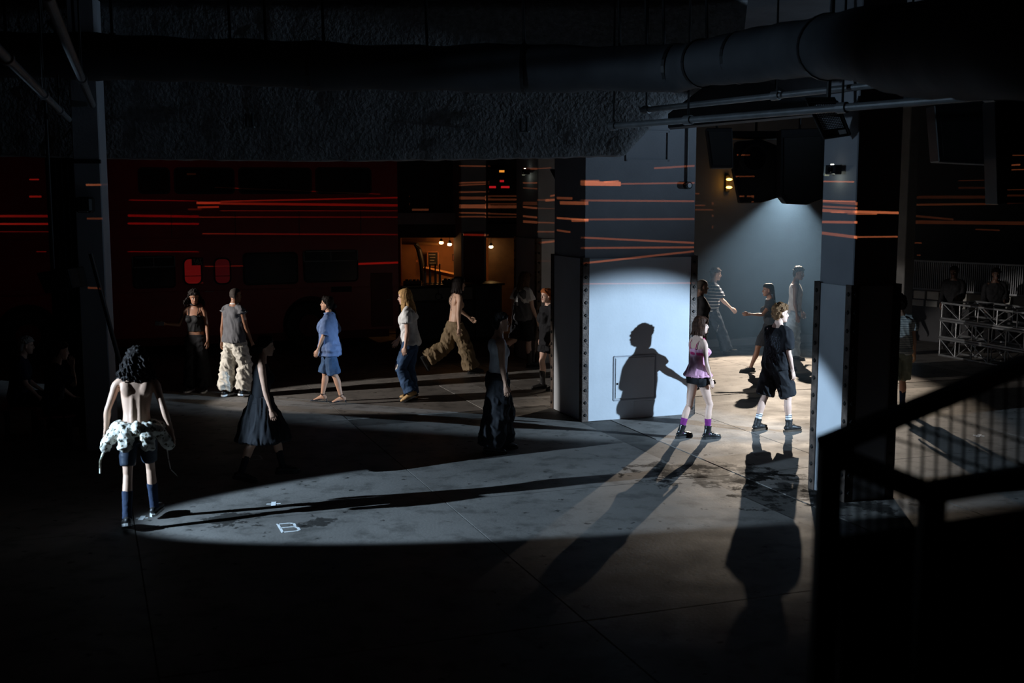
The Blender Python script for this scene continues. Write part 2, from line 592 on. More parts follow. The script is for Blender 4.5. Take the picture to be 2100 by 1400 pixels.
arch = [bxz(637, 610)[0], 1.9]
AR = 0.60
outline = [(0.12, 0.38)]
for ax in sorted(arch):
    outline.append((ax - AR, 0.38))
    for k in range(15):
        an = math.pi - math.pi * k / 14
        outline.append((ax + AR * math.cos(an), 0.55 + AR * math.sin(an)))
    outline.append((ax + AR, 0.38))
outline += [(BL, 0.38), (BL, 4.15), (BL - 0.2, 4.32), (0.35, 4.32), (0.12, 4.1)]
bm = nb()
prism(bm, [(x, 0.0, z) for x, z in outline], 0.07, (0, 1, 0))
obj('side_skin', bm, M_BUS, BUS)
bm = nb()
box(bm, (BL / 2 + 0.05, 1.27, 2.77), (BL - 0.12, 2.4, 3.1), None, 0.12)
box(bm, (BL / 2 + 0.05, 1.45, 0.8), (BL - 0.2, 1.7, 0.9))
box(bm, (BL / 2 + 0.05, 1.25, 0.32), (BL - 0.4, 1.9, 0.3))
obj('body', bm, M_BUSD, BUS)
for ax in arch:
    bm = nb()
    rod(bm, (ax, 0.12, 0.50), (ax, 0.40, 0.50), 0.50, 28)
    wh = obj('wheel', bm, M_RUBBER, BUS, smooth=False)
    bm = nb()
    rod(bm, (ax, 0.09, 0.50), (ax, 0.14, 0.50), 0.24, 20)
    rod(bm, (ax, 0.05, 0.50), (ax, 0.10, 0.50), 0.09, 14)
    obj('hub', bm, M_BUSD, wh)


def rrect(bm, x0, x1, z0, z1, y, th, r):
    pts = []
    for (cx, cz, a0) in ((x1 - r, z1 - r, 0), (x0 + r, z1 - r, 90), (x0 + r, z0 + r, 180), (x1 - r, z0 + r, 270)):
        for k in range(6):
            a = RAD(a0 + 18 * k)
            pts.append((cx + r * math.cos(a), y, cz + r * math.sin(a)))
    prism(bm, pts, th, (0, 1, 0))
    return pts


def bus_window(px0, py0, px1, py1, pane, rad=0.10, split=True, frame=M_ALU):
    xa, za = bxz(px0, py0)
    xb, zb = bxz(px1, py1)
    x0, x1, z0, z1 = min(xa, xb), max(xa, xb), min(za, zb), max(za, zb)
    bm = nb()
    rrect(bm, x0, x1, z0, z1, -0.012, 0.02, rad)
    wn = obj('window', bm, M_RUBBER, BUS)
    bm = nb()
    rrect(bm, x0 + 0.035, x1 - 0.035, z0 + 0.035, z1 - 0.035, -0.02, 0.012, max(0.03, rad - 0.03))
    obj('pane', bm, pane, wn)
    if split:
        bm = nb()
        zm = z0 + (z1 - z0) * 0.66
        box(bm, ((x0 + x1) / 2, -0.026, zm), (x1 - x0 - 0.06, 0.02, 0.022))
        box(bm, ((x0 + x1) / 2, -0.026, z1 - 0.03), (x1 - x0 - 0.12, 0.02, 0.02))
        for f in (0.5, 0.985, 0.015):
            box(bm, (x0 + (x1 - x0) * f, -0.026, (zm + z1 - 0.02) / 2), (0.02, 0.02, z1 - zm - 0.02))
        obj('vent_frame', bm, M_PIPE, wn)
    return wn


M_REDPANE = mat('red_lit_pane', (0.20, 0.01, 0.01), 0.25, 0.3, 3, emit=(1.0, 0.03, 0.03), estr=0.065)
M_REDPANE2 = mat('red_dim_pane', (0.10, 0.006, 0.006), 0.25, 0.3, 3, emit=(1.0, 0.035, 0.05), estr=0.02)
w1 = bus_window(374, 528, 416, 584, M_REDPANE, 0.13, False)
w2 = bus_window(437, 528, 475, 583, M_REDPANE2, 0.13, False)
bus_window(270, 525, 361, 590, M_GLASSD, 0.08)
bus_window(497, 518, 612, 582, M_GLASSD, 0.10, False)
bus_window(621, 513, 735, 577, M_GLASSD, 0.10)
for (a, b) in ((282, 350), (356, 482), (488, 640), (646, 762)):
    bus_window(a, 343, b, 398, M_GLASSD, 0.09, False)
for wn, n1, n2 in ((w1, 0, 1), (w2, 0, 1)):
    pass
# black notice in the lit window with part of its lettering
x0, z0 = bxz(393, 544)
x1, z1 = bxz(416, 528)
nt_ = obj('notice', B(((x0 + x1) / 2, -0.028, (z0 + z1) / 2), (x1 - x0, 0.006, z1 - z0)), M_RUBBER, w1)


def text_mesh(name, body, size, m, parent, loc, rot, depth=0.002, ax='CENTER'):
    cu = bpy.data.curves.new(name, 'FONT')
    cu.body = body
    cu.size = size
    cu.extrude = depth
    cu.align_x = ax
    t = bpy.data.objects.new('tmp_text', cu)
    COL.objects.link(t)
    dg = bpy.context.evaluated_depsgraph_get()
    me = bpy.data.meshes.new_from_object(t.evaluated_get(dg))
    bpy.data.objects.remove(t)
    me.name = name
    me.materials.clear()
    me.materials.append(m)
    o = obj(name, me, None, parent, loc)
    o.rotation_euler = rot
    return o


M_LETTER = mat('pale_lettering', (0.55, 0.50, 0.42), 0.6)
text_mesh('lettering', 'TAT', 0.10, M_LETTER, w1, ((x0 + x1) / 2, -0.033, z1 - 0.09), (RAD(90), 0, 0))
text_mesh('lettering', 'OPE', 0.08, M_LETTER, w1, ((x0 + x1) / 2 + 0.03, -0.033, z0 + 0.015), (RAD(90), 0, 0))
for wn, (pa, pb) in ((w1, (376, 415)), (w2, (439, 474))):
    xa, za = bxz(pa, 566)
    xb, zb = bxz(pb, 566)
    obj('glazing_bar', B(((xa + xb) / 2, -0.03, za), (xb - xa, 0.012, 0.014)), M_BUSD, wn)
xs, zs_ = bxz(429, 597)
obj('name_plate', B((xs, -0.006, zs_), (0.17, 0.012, 0.03)), mat('plate_grey', (0.35, 0.35, 0.35), 0.5), BUS)
for z in (2.42, 2.98, 1.32):
    obj('beading', B((BL / 2 + 0.1, -0.006, z), (BL - 0.3, 0.014, 0.028), None, 0.005), M_BUS, BUS)
for px in (352, 483, 614, 740):
    x, _ = bxz(px, 480)
    obj('seam_strip', B((x, -0.004, 2.72), (0.02, 0.01, 0.55)), M_BUSD, BUS)
# rear corner pillar, engine flap and grab rail at the right end
xa, za = bxz(760, 560)
xb, zb = bxz(806, 668)
fl = obj('engine_flap', B(((xa + xb) / 2, -0.008, (za + zb) / 2), (xb - xa, 0.014, za - zb), None, 0.004), M_BUSD, BUS)
obj('flap_handle', B(((xa + xb) / 2 + 0.15, -0.022, (za + zb) / 2), (0.08, 0.015, 0.025)), M_PIPE, fl)
xa, za = bxz(700, 590)
obj('vent_grille', B((xa, -0.008, za - 0.03), (0.45, 0.014, 0.12)), M_RUBBER, BUS)

# ------------------------------------------------------------------ the bar
BF = G(830, 703)                                           # foot of the counter's front, left end
cl = lambda px: ((Matrix.Rotation(-GA, 4, 'Z') @ (hit(px, 600, BF, -VX) - BF)).x)
BAR = thing('bar_counter', 'long dark bar counter with a pale strip behind the blond walker', 'counter', BF, GA)
c0, c1, c2 = cl(826), cl(968), cl(1030)
obj('carcass', B(((c0 + c2) / 2, 0.35, 0.62), (c2 - c0, 0.66, 1.24), None, 0.01), mat('bar_wood_dark', (0.05, 0.04, 0.034), 0.6, 0.3, 5), BAR)
obj('worktop', B(((c0 + c2) / 2, 0.32, 1.27), (c2 - c0 + 0.08, 0.80, 0.05), None, 0.01), mat('bar_top', (0.06, 0.035, 0.022), 0.25, 0.3, 5), BAR)
sg = obj('front_strip', B(((c0 + c1) / 2 + 0.05, -0.012, 1.08), (c1 - c0 - 0.1, 0.022, 0.27), None, 0.004), mat('bar_strip', (0.22, 0.21, 0.19), 0.6), BAR)
obj('front_panel', B(((c0 + c1) / 2 + 0.05, -0.010, 0.48), (c1 - c0 - 0.1, 0.018, 0.82), None, 0.004), mat('bar_panel', (0.07, 0.068, 0.07), 0.6), BAR)
obj('front_panel', B(((c1 + c2) / 2 + 0.02, -0.010, 0.62), (c2 - c1 - 0.12, 0.018, 1.1), None, 0.004), mat('bar_panel', (0.07, 0.068, 0.07), 0.6), BAR)
ic = cl(899)
bm = nb()                                                   # wheelchair mark
n = 16
pts = [(ic + 0.075 * math.cos(RAD(a)), -0.027, 1.03 + 0.075 * math.sin(RAD(a))) for a in range(110, 390, 20)]
pipe(bm, pts, 0.011, 6)
pipe(bm, [(ic - 0.01, -0.027, 1.17), (ic - 0.005, -0.027, 1.08), (ic + 0.06, -0.027, 1.07), (ic + 0.095, -0.027, 0.98)], 0.012, 6)
ball(bm, (ic - 0.015, -0.027, 1.20), 0.02, 1)
obj('wheelchair_mark', bm, M_RUBBER, sg)

# room behind the counter
M_BARWALL = mat('bar_plaster', (0.42, 0.19, 0.08), 0.8, 0.15, 3, 0.2, 20)
DB = 29.6
pA, pB = at(815, 600, DB), at(1090, 600, DB)
tag(obj('wall_bar', B(((pA.x + pB.x) / 2, DB + 0.12, 1.6), (pB.x - pA.x, 0.2, 3.2)), M_BARWALL), kind='structure')
lt = at(826, 487, 28.0)
rt = at(938, 487, 28.0)
fr = thing('timber_surround', 'dark timber frame around the glowing bar opening', 'frame', (lt.x, 28.0, 0), 0)
wdt = rt.x - lt.x
obj('lintel', B((wdt / 2 + 0.7, 0, lt.z + 0.16), (wdt + 1.6, 0.16, 0.32), None, 0.01), M_DARKWALL, fr)
obj('post', B((wdt + 0.09, 0, lt.z / 2), (0.16, 0.16, lt.z), None, 0.01), M_BUSD, fr)
obj('post', B((-0.10, 0, lt.z / 2), (0.12, 0.16, lt.z), None, 0.01), M_BUSD, fr)
obj('header_panel', B((wdt / 2 + 0.72, 0.16, (lt.z + 5.74) / 2), (wdt + 1.9, 0.1, 5.74 - lt.z), None, 0.01), M_DARKWALL, fr)
obj('sign_board', B((wdt / 2, -0.05, lt.z + 0.45), (wdt + 0.3, 0.06, 0.28), None, 0.01), M_SHAFT, fr)
# curved dark arch in front of the plaster
bm = nb()
ap = [at(853 + dx, y, 29.0) for dx, y in ((0, 500), (6, 512), (10, 528), (13, 545), (14, 562), (14, 580))]
pipe(bm, ap, 0.07, 10)
tag(obj('curved_pipe', bm, M_BLACK), 'thick dark pipe curving down the orange bar wall', 'pipe')
bm = nb()
pipe(bm, [at(822, 497, 29.2), at(900, 500, 29.0)], 0.05, 10)
tag(obj('wall_pipe', bm, mat('brass_pipe', (0.4, 0.22, 0.1), 0.35, metal=0.6)), 'shiny horizontal pipe along the top of the bar wall', 'pipe')
# menu board
mb0, mb1 = at(877, 516, 29.3), at(899, 546, 29.3)
mbo = thing('menu_board', 'small black menu board on the orange bar wall', 'board', ((mb0.x + mb1.x) / 2, 29.3, (mb0.z + mb1.z) / 2))
obj('slate', B((0, 0, 0), (mb1.x - mb0.x, 0.03, mb0.z - mb1.z), None, 0.004), M_RUBBER, mbo)
bm = nb()
hw, hh = (mb1.x - mb0.x) / 2, (mb0.z - mb1.z) / 2
box(bm, (0, -0.01, hh), (hw * 2 + 0.04, 0.04, 0.03))
box(bm, (0, -0.01, -hh), (hw * 2 + 0.04, 0.04, 0.03))
box(bm, (hw, -0.01, 0), (0.03, 0.04, hh * 2))
box(bm, (-hw, -0.01, 0), (0.03, 0.04, hh * 2))
obj('frame', bm, mat('orange_wood', (0.45, 0.17, 0.06), 0.5), mbo)
for k in range(4):
    obj('chalk_line', B((-0.02 + 0.01 * (k % 2), -0.02, hh * 0.6 - k * 0.07), (hw * (1.2 - 0.2 * (k % 3)), 0.004, 0.012)), M_LETTER, mbo)
# picture frame at the right of the opening
pf = at(932, 528, 29.3)
po = thing('picture_frame', 'small framed picture at the right of the orange bar wall', 'picture', (pf.x, 29.35, pf.z))
obj('frame', B((0, 0, 0), (0.11, 0.03, 0.17), None, 0.005), M_RUBBER, po)
obj('print', B((0, -0.017, 0), (0.07, 0.006, 0.12)), mat('print_red', (0.3, 0.08, 0.05), 0.6), po)
# slanting plank and beer taps
bm = nb()
prism(bm, [at(868, 549, 28.6), at(936, 564, 28.2), at(936, 571, 28.2), at(868, 555, 28.6)], 0.25, (0, 1, 0.1))
tag(obj('shelf_plank', bm, mat('pine_plank', (0.62, 0.30, 0.10), 0.5, 0.2, 6)), 'pale pine plank shelf behind the beer taps', 'shelf')
for k, (px, d) in enumerate(((872, 26.55), (882, 26.6), (893, 26.65), (902, 26.7))):
    p = at(px, 580, d)
    tp = thing('beer_tap', ['leftmost chrome beer tap on the bar counter', 'second chrome beer tap from the bus side on the counter', 'third chrome beer tap from the bus side on the counter', 'rightmost chrome beer tap on the counter, red handle'][k], 'beer tap', (p.x, d, 1.295), 0, 'beer taps on the counter')
    bm = nb()
    rod(bm, (0, 0, 0), (0, 0, 0.28), 0.028, 12)
    rod(bm, (0, 0, 0.0), (0, 0, 0.02), 0.05, 12)
    obj('column', bm, M_ALU, tp)
    bm = nb()
    pipe(bm, [(0, 0, 0.25), (0, -0.07, 0.26), (0, -0.10, 0.23), (0, -0.10, 0.17)], 0.013, 8)
    obj('spout', bm, M_ALU, tp)
    bm = nb()
    rod(bm, (0, -0.05, 0.27), (0, -0.03, 0.42), 0.012, 8, 0.02)
    obj('handle', bm, mat('tap_red', (0.5, 0.03, 0.02), 0.3) if k == 3 else M_RUBBER, tp)
    bm = nb()
    ball(bm, (0, -0.025, 0.43), 0.024, 1)
    obj('knob', bm, M_ALU, tp)
for k, (px, d, cc, lab) in enumerate(((846, 26.4, (0.08, 0.02, 0.02), 'dark low bottle crate at the left end of the bar top'), (925, 26.75, (0.02, 0.02, 0.02), 'black drip tray on the bar counter right of the taps'))):
    p = at(px, 580, d)
    tr = thing('bar_tray', lab, 'tray', (p.x, d, 1.295))
    bm = nb()
    box(bm, (0, 0, 0.015), (0.40, 0.22, 0.03), None, 0.006)
    for sgn in (-1, 1):
        box(bm, (sgn * 0.19, 0, 0.05), (0.02, 0.22, 0.07))
        box(bm, (0, sgn * 0.10, 0.05), (0.40, 0.02, 0.07))
    obj('tray_body', bm, mat('tray_%d' % k, cc, 0.3), tr)
    for q in range(4):
        bm = nb()
        rod(bm, (-0.13 + q * 0.085, 0, 0.03), (-0.13 + q * 0.085, 0, 0.12), 0.028, 10, 0.034)
        obj('cup', bm, M_ALU if q % 2 else M_RUBBER, tr)


def bulb(name, label, p, drop, energy, col, estr=14.0, r=0.055):
    t = thing(name, label, 'lamp', p)
    bm = nb()
    ball(bm, (0, 0, 0), (r, r, r * 0.72), 2)
    obj('bulb', bm, mat('warm_bulb', (1, 0.8, 0.5), 0.4, emit=(1.0, 0.62, 0.26), estr=estr), t, smooth=True)
    bm = nb()
    rod(bm, (0, 0, r * 0.5), (0, 0, r * 0.5 + 0.07), r * 0.9, 12, r * 0.4)
    obj('socket', bm, M_BLACK, t)
    bm = nb()
    rod(bm, (0, 0, 0.08), (0, 0, drop), 0.007, 6)
    obj('cord', bm, M_BLACK, t)
    l = bpy.data.lights.new(name, 'POINT')
    l.energy = energy
    l.color = col
    l.shadow_soft_size = 0.06
    lo = bpy.data.objects.new(name + '_light', l)
    COL.objects.link(lo)
    lo.location = Vector(p) + Vector((0, -0.02, -0.10))
    return t


AMB = (1.0, 0.42, 0.13)
bulb('pendant_lamp', 'left of the two glowing pendant bulbs over the bar', at(905, 497.5, 28.6), 1.6, 4.5, AMB)
bulb('pendant_lamp', 'right of the two glowing pendant bulbs over the bar', at(922, 501, 28.6), 1.6, 4.5, AMB)
bulb('wall_lamp', 'single yellow bulb on the brown wall right of the bar', at(1007, 506, 29.0), 0.25, 1.0, (1.0, 0.6, 0.2), 7)
# brown door right of the bar pillar
dp = at(1040, 600, 29.3)
dr = tag(obj('door_1', B((dp.x, 29.4, 1.12), (0.95, 0.08, 2.24), None, 0.01), mat('brown_door', (0.13, 0.075, 0.045), 0.6, 0.25, 4)), kind='structure')
bm = nb()
rod(bm, (dp.x + 0.38, 29.36, 1.05), (dp.x + 0.38, 29.28, 1.05), 0.025, 10)
obj('door_handle', bm, M_ALU, dr)

# twin amber lamps on the back wall
hp = hit(1489, 376, WB0, -VX)
tw = thing('twin_wall_lamp', 'pair of small amber lamps one above the other on back wall', 'lamp', hp - VX * 0.10, GA)
obj('mount_plate', B((0, 0.05, 0), (0.10, 0.06, 0.36), None, 0.01), M_BLACK, tw)
for dz in (-0.085, 0.085):
    bm = nb()
    ball(bm, (0, -0.03, dz), (0.075, 0.03, 0.028), 2)
    obj('lamp_glass', bm, mat('amber_glass', (1, 0.6, 0.1), 0.3, emit=(1.0, 0.42, 0.05), estr=16), tw, smooth=True)
l = bpy.data.lights.new('twin_wall_lamp', 'POINT')
l.energy = 0.8
l.color = (1, 0.42, 0.06)
l.shadow_soft_size = 0.08
lo = bpy.data.objects.new('twin_wall_lamp_light', l)
COL.objects.link(lo)
lo.location = hp - VX * 0.28
# small red and yellow display beside the bar pillar
lp = at(1024, 373, 27.9)
ld = thing('led_display', 'tiny red and yellow display glowing high behind the bar pillar', 'display', lp)
obj('housing', B((0, 0.03, 0), (0.5, 0.05, 0.62), None, 0.01), M_BLACK, ld)
for k, (x, z, ww, c) in enumerate(((0.06, 0.25, 0.12, 'y'), (0.06, 0.02, 0.10, 'r'), (-0.16, -0.12, 0.16, 'r'), (0.14, -0.12, 0.2, 'r'))):
    m = mat('led_' + c, (0.4, 0.05, 0.02), 0.4, emit=(1, 0.35, 0.04) if c == 'y' else (1, 0.02, 0.03), estr=0.8 if c == 'y' else 0.35)
    obj('segment', B((x, 0.0, z), (ww, 0.01, 0.05)), m, ld)

# ------------------------------------------------------------------ overhead: duct, rods, pipes
dk = [(-260, 105, 13.6, .25), (0, 112, 13.6, .25), (200, 116, 13.6, .255), (420, 124, 13.6, .25), (640, 134, 13.5, .26), (860, 140, 13.5, .255), (1075, 140, 13.4, .265), (1250, 141, 13.2, .25),
      (1390, 139, 12.8, .24), (1440, 130, 12.3, .235), (1520, 118, 11.8, .25), (1610, 104, 11.2, .255), (1700, 96, 10.4, .27), (1790, 92, 9.4, .30), (1880, 100, 8.6, .33), (2000, 96, 7.6, .34), (2200, 70, 6.6, .34), (2700, 30, 6.0, .34), (3600, -40, 5.6, .34)]
pts, rad = [], []
for i in range(len(dk) - 1):
    a0, a1, a2, a3 = dk[max(i - 1, 0)], dk[i], dk[i + 1], dk[min(i + 2, len(dk) - 1)]
    for k in range(8):
        t = k / 8
        q = [0.5 * ((2 * a1[c]) + (-a0[c] + a2[c]) * t + (2 * a0[c] - 5 * a1[c] + 4 * a2[c] - a3[c]) * t * t + (-a0[c] + 3 * a1[c] - 3 * a2[c] + a3[c]) * t ** 3) for c in range(4)]
        pts.append(at(q[0], q[1], q[2]))
        rad.append(q[3] * (1 + 0.02 * math.sin(i * 8 + k) + (0.03 if k == 0 else 0)))
bm = nb()
pipe(bm, pts, rad, 24)
for v in bm.verts:                                          # sagging, creased wrap
    s = math.sin(v.co.x * 5.1 + v.co.z * 7) * math.sin(v.co.x * 2.3 + v.co.y * 3.0)
    v.co += Vector((0, 0.012 * s, 0.016 * s))
DUCT = thing('wrapped_duct', 'long fabric-wrapped air duct hanging across the top below the beam', 'duct', (0, 0, 0))
obj('sleeve', bm, M_DUCT, DUCT, smooth=True)
for i in (32, 48, 64, 72, 80, 96):
    bm = nb()
    dirv = (pts[i + 1] - pts[i - 1]).normalized()
    rod(bm, pts[i] - dirv * 0.02, pts[i] + dirv * 0.02, rad[i] + 0.008, 24)
    obj('strap_band', bm, M_BLACK, DUCT)
for k, (px, y0, y1) in enumerate(((152, 20, 65), (230, 20, 66), (472, 30, 82), (545, 30, 84), (664, 30, 88), (876, 35, 95), (1075, 35, 95), (1271, 40, 98), (1326, 40, 98), (1362, 40, 98), (1450, 50, 85))):
    bm = nb()
    a = at(px, y1 + 8, 13.4)
    b = at(px - 4, y0, 13.4)
    rod(bm, a, (b.x, a.y, 5.76), 0.017, 8)
    o = obj('hanger_rod', bm, M_BLACK, DUCT)
    bm = nb()
    box(bm, (a.x, a.y, a.z + 0.02), (0.06, 0.06, 0.03))
    obj('clip', bm, M_BLACK, o)
for k, (px, py, lab) in enumerate(((512, 247, 'black hook bracket on the sprayed beam above the bus'), (1075, 257, 'black hook bracket on the sprayed beam near the wide pillar'))):
    t = thing('hook_bracket', lab, 'bracket', at(px, py, 15.42), 0, 'hooks on the sprayed beam')
    bm = nb()
    rod(bm, (-0.045, 0, -0.07), (-0.045, 0, 0.09), 0.016, 8)
    obj('prong', bm, M_BLACK, t)
    bm = nb()
    rod(bm, (0.035, 0, -0.07), (0.035, 0, 0.09), 0.016, 8)
    obj('prong', bm, M_BLACK, t)
    obj('tray', B((0, 0, -0.085), (0.13, 0.08, 0.02), None, 0.005), M_PIPE, t)


def sprinkler(name, label, a, b, r, clamps):
    t = thing(name, label, 'pipe', (0, 0, 0))
    bm = nb()
    rod(bm, a, b, r, 14)
    obj('tube', bm, M_PIPE, t, smooth=False)
    a, b = Vector(a), Vector(b)
    d = (b - a).normalized()
    for f in clamps:
        p = a.lerp(b, f)
        bm = nb()
        rod(bm, p - d * 0.05, p + d * 0.05, r * 1.45, 14)
        c = obj('coupling', bm, M_PIPE, t)
        bm = nb()
        rod(bm, p, (p.x, p.y, 5.76), 0.012, 8)
        obj('drop_rod', bm, M_BLACK, t)
    return t


sprinkler('ceiling_pipe', 'lower of two grey pipes slanting over the lit alley', at(1252, 259, 13.9), at(2160, 186, 9.4), 0.036, (0.01, 0.24, 0.62, 0.9))
sprinkler('ceiling_pipe', 'upper of two grey pipes slanting over the lit alley', at(1316, 226, 14.9), at(1945, 158, 11.6), 0.036, (0.02, 0.5, 0.9))
sprinkler('ceiling_pipe', 'pale pipe slanting down across the top left corner', at(-20, 85, 8.0), at(146, 250, 15.3), 0.036, (0.12, 0.5, 0.75))
sprinkler('ceiling_pipe', 'darker steep pipe in the top left corner beside the pale pipe', at(96, -10, 7.2), at(190, 215, 14.9), 0.038, (0.6,))


# ------------------------------------------------------------------ loudspeakers and lamps overhead
def cab(name, label, polys, y, th, rods, cat='loudspeaker', group=None):
    """black cabinet: a side outline given in the view at depth y, extruded away"""
    t = thing(name, label, cat, (0, 0, 0), 0, group)
    for k, poly in enumerate(polys):
        bm = nb()
        prism(bm, [at(px, py, y + 0.02 * k) for px, py in poly], th, (0.12, 1, 0))
        bmesh.ops.bevel(bm, geom=list(bm.edges), offset=0.012, segments=1, affect='EDGES')
        c = obj('cabinet', bm, M_BLACK, t)
        cx = sum(p[0] for p in poly) / len(poly)
        cy = sum(p[1] for p in poly) / len(poly)
        bm = nb()
        prism(bm, [at(cx + (px - cx) * 0.82, cy + (py - cy) * 0.82, y - 0.012) for px, py in poly], 0.03, (0, 1, 0))
        obj('grille', bm, M_RUBBER, c)
    for (px, py) in rods:
        p = at(px, py, y + th * 0.4)
        bm = nb()
        rod(bm, p, (p.x, p.y, 5.76), 0.02, 8)
        obj('hanger', bm, M_BLACK, t)
    return t


cab('hanging_loudspeaker', 'black hanging loudspeaker left of the haze beam', [[(1448, 262), (1502, 262), (1504, 345), (1459, 345)]], 18.2, 0.5, ((1470, 268),))
cab('hanging_loudspeaker', 'black wedge loudspeaker right above the haze beam', [[(1601, 265), (1692, 262), (1690, 408), (1655, 420), (1612, 418), (1601, 404)]], 18.0, 0.6, ((1640, 272),))
ML = cab('moving_light', 'large black moving light with a glossy lens above the haze beam', [[(1504, 345), (1518, 417), (1560, 416), (1600, 404), (1598, 300), (1560, 285), (1510, 290)]], 18.85, 0.55, ((1550, 295),), 'stage light')
lc = at(1545, 322, 18.72)
bm = nb()
rod(bm, lc + Vector((0, 0.12, 0)), lc + Vector((0.0, -0.1, -0.03)), 0.22, 28)
ln = obj('lens_barrel', bm, M_BLACK, ML)
bm = nb()
rod(bm, lc + Vector((0, -0.08, -0.03)), lc + Vector((0.0, -0.125, -0.035)), 0.17, 28)
obj('lens', bm, M_GLASSD, ln)
bm = nb()
box(bm, at(1550, 276, 18.9) + Vector((0, 0.2, 0)), (0.85, 0.3, 0.12), None, 0.02)
obj('yoke', bm, M_BLACK, ML)
cab('hanging_loudspeaker', 'big black loudspeaker hanging at the far right under the pipes', [[(1916, 215), (2044, 205), (2046, 338), (1925, 332)]], 14.2, 0.45, ((1980, 215),))
cab('hanging_loudspeaker', 'tall black loudspeaker at the right edge of the picture', [[(2040, 205), (2180, 200), (2180, 412), (2046, 420)]], 13.1, 0.5, ((2100, 210),))
cab('line_array', 'slanted black line array hanging beside the wide pillar', [[(1127, 347), (1141, 347), (1174, 410), (1160, 410)], [(1142, 347), (1156, 347), (1187, 410), (1175, 410)]], 18.35, 0.35, ((1140, 350),))
cab('hanging_loudspeaker', 'dim black loudspeaker hanging at the left edge behind drapes', [[(74, 560), (140, 550), (150, 590), (92, 602)]], 14.4, 0.4, ((110, 560),))

# LED flood panel under the pipes
cor = [at(1655, 208, 12.2), at(1716, 207, 12.2), at(1743, 275, 12.42), at(1690, 283, 12.42)]
FLT = thing('flood_panel', 'tilted flood light with a grid of small white cells under the pipes', 'flood light', (0, 0, 0))
nrm = (cor[1] - cor[0]).cross(cor[3] - cor[0]).normalized()
if nrm.y > 0:
    nrm = -nrm
bm = nb()
prism(bm, cor, 0.09, -nrm)
obj('housing', bm, M_BLACK, FLT)


def bil(u, v):
    return (cor[0] * (1 - u) + cor[1] * u) * (1 - v) + (cor[3] * (1 - u) + cor[2] * u) * v


bm = nb()
for i in range(13):
    for j in range(15):
        p = bil(0.14 + 0.72 * i / 12, 0.10 + 0.66 * j / 14) + nrm * 0.004
        ball(bm, p, 0.0065, 1)
tag(obj('cell_grid', bm, mat('led_cell', (0.75, 0.77, 0.82), 0.25, spec=0.8), FLT), kind='stuff')
for e0, e1 in ((0, 1), (1, 2), (2, 3), (3, 0)):
    bm = nb()
    rod(bm, cor[e0] + nrm * 0.01, cor[e1] + nrm * 0.01, 0.012, 6)
    obj('bezel', bm, M_RUBBER, FLT)
bm = nb()
prism(bm, [bil(0.62, 0.84) + nrm * 0.012, bil(0.9, 0.84) + nrm * 0.012, bil(0.9, 0.95) + nrm * 0.012, bil(0.62, 0.95) + nrm * 0.012], 0.01, -nrm)
obj('sticker', bm, mat('white_sticker', (0.6, 0.6, 0.6), 0.4), FLT)
bm = nb()
mid = bil(0.5, 0.5) - nrm * 0.09
rod(bm, mid, (mid.x + 0.05, mid.y + 0.1, 5.76), 0.025, 8)
obj('bracket', bm, M_BLACK, FLT)


def emergency(label, px, py, p0, n, s, energy):
    p = hit(px, py, p0, n)
    t = thing('emergency_light', label, 'emergency light', p + Vector(n) * 0.02, math.atan2(n[1], n[0]) + math.pi / 2)
    obj('case', B((0, -0.05 * s, 0), (0.20 * s, 0.10 * s, 0.11 * s), None, 0.008), M_BLACK, t)
    bm = nb()
    rod(bm, (0.02, -0.10 * s, 0), (0.02, -0.125 * s, 0), 0.035 * s, 14)
    obj('lens', bm, M_GLASSD, t)
    obj('wing', B((-0.13 * s, -0.05 * s, -0.01), (0.035 * s, 0.07 * s, 0.12 * s), Matrix.Rotation(RAD(14), 3, 'Y'), 0.005), mat('white_plastic', (0.7, 0.72, 0.62), 0.5), t)
    obj('led', B((0.0, -0.07 * s, 0.06 * s), (0.025 * s, 0.03 * s, 0.012)), mat('led_white', (1, 1, 0.9), 0.4, emit=(1, 1, 0.85), estr=5), t)
    l = bpy.data.lights.new('emergency_lamp', 'POINT')
    l.energy = energy
    l.color = (0.95, 1.0, 0.8)
    l.shadow_soft_size = 0.01
    lo = bpy.data.objects.new('emergency_lamp', l)
    COL.objects.link(lo)
    lo.location = p + Vector(n) * 0.09 + Vector((0, 0, -0.10 * s))
    return t


emergency('small emergency light on the narrow riveted pillar near the railing', 1720, 348, PC2, -UX, 0.9, 0.16)
emergency('small emergency light on the pillar behind the wide pillar', 1085, 352, PC3, -UX, 1.0, 0.12)

# ------------------------------------------------------------------ right background: slatted fence, ledge, truss
M_SLAT = mat('fence_slat', (0.22, 0.23, 0.25), 0.5, metal=0.3)
FP = at(1872, 590, 26.9)
FE = at(2140, 590, 24.6)
fdir = Vector((FE.x - FP.x, FE.y - FP.y, 0))
flen = fdir.length
fdir.normalize()
FEN = thing('slat_fence', 'long grey fence of thin upright slats at the far right', 'fence', (FP.x, FP.y, 1.15), math.atan2(fdir.y, fdir.x))
sl_bm = B((0, 0, 0.32), (0.018, 0.012, 0.64))
sl_me = bpy.data.meshes.new('slat')
sl_bm.to_mesh(sl_me)
sl_bm.free()
sl_me.materials.append(M_SLAT)
ns = int(flen / 0.047)
for k in range(ns):
    obj('slat', sl_me, None, FEN, (0.02 + k * 0.047, 0, 0))
obj('rail', B((flen / 2, 0.012, 0.66), (flen + 0.1, 0.04, 0.04), None, 0.005), M_SLAT, FEN)
obj('rail', B((flen / 2, 0.012, 0.02), (flen + 0.1, 0.04, 0.04), None, 0.005), M_SLAT, FEN)
LED = thing('concrete_ledge', 'low concrete ledge with pale blocks carrying the slat fence', 'ledge', (FP.x, FP.y, 0), math.atan2(fdir.y, fdir.x))
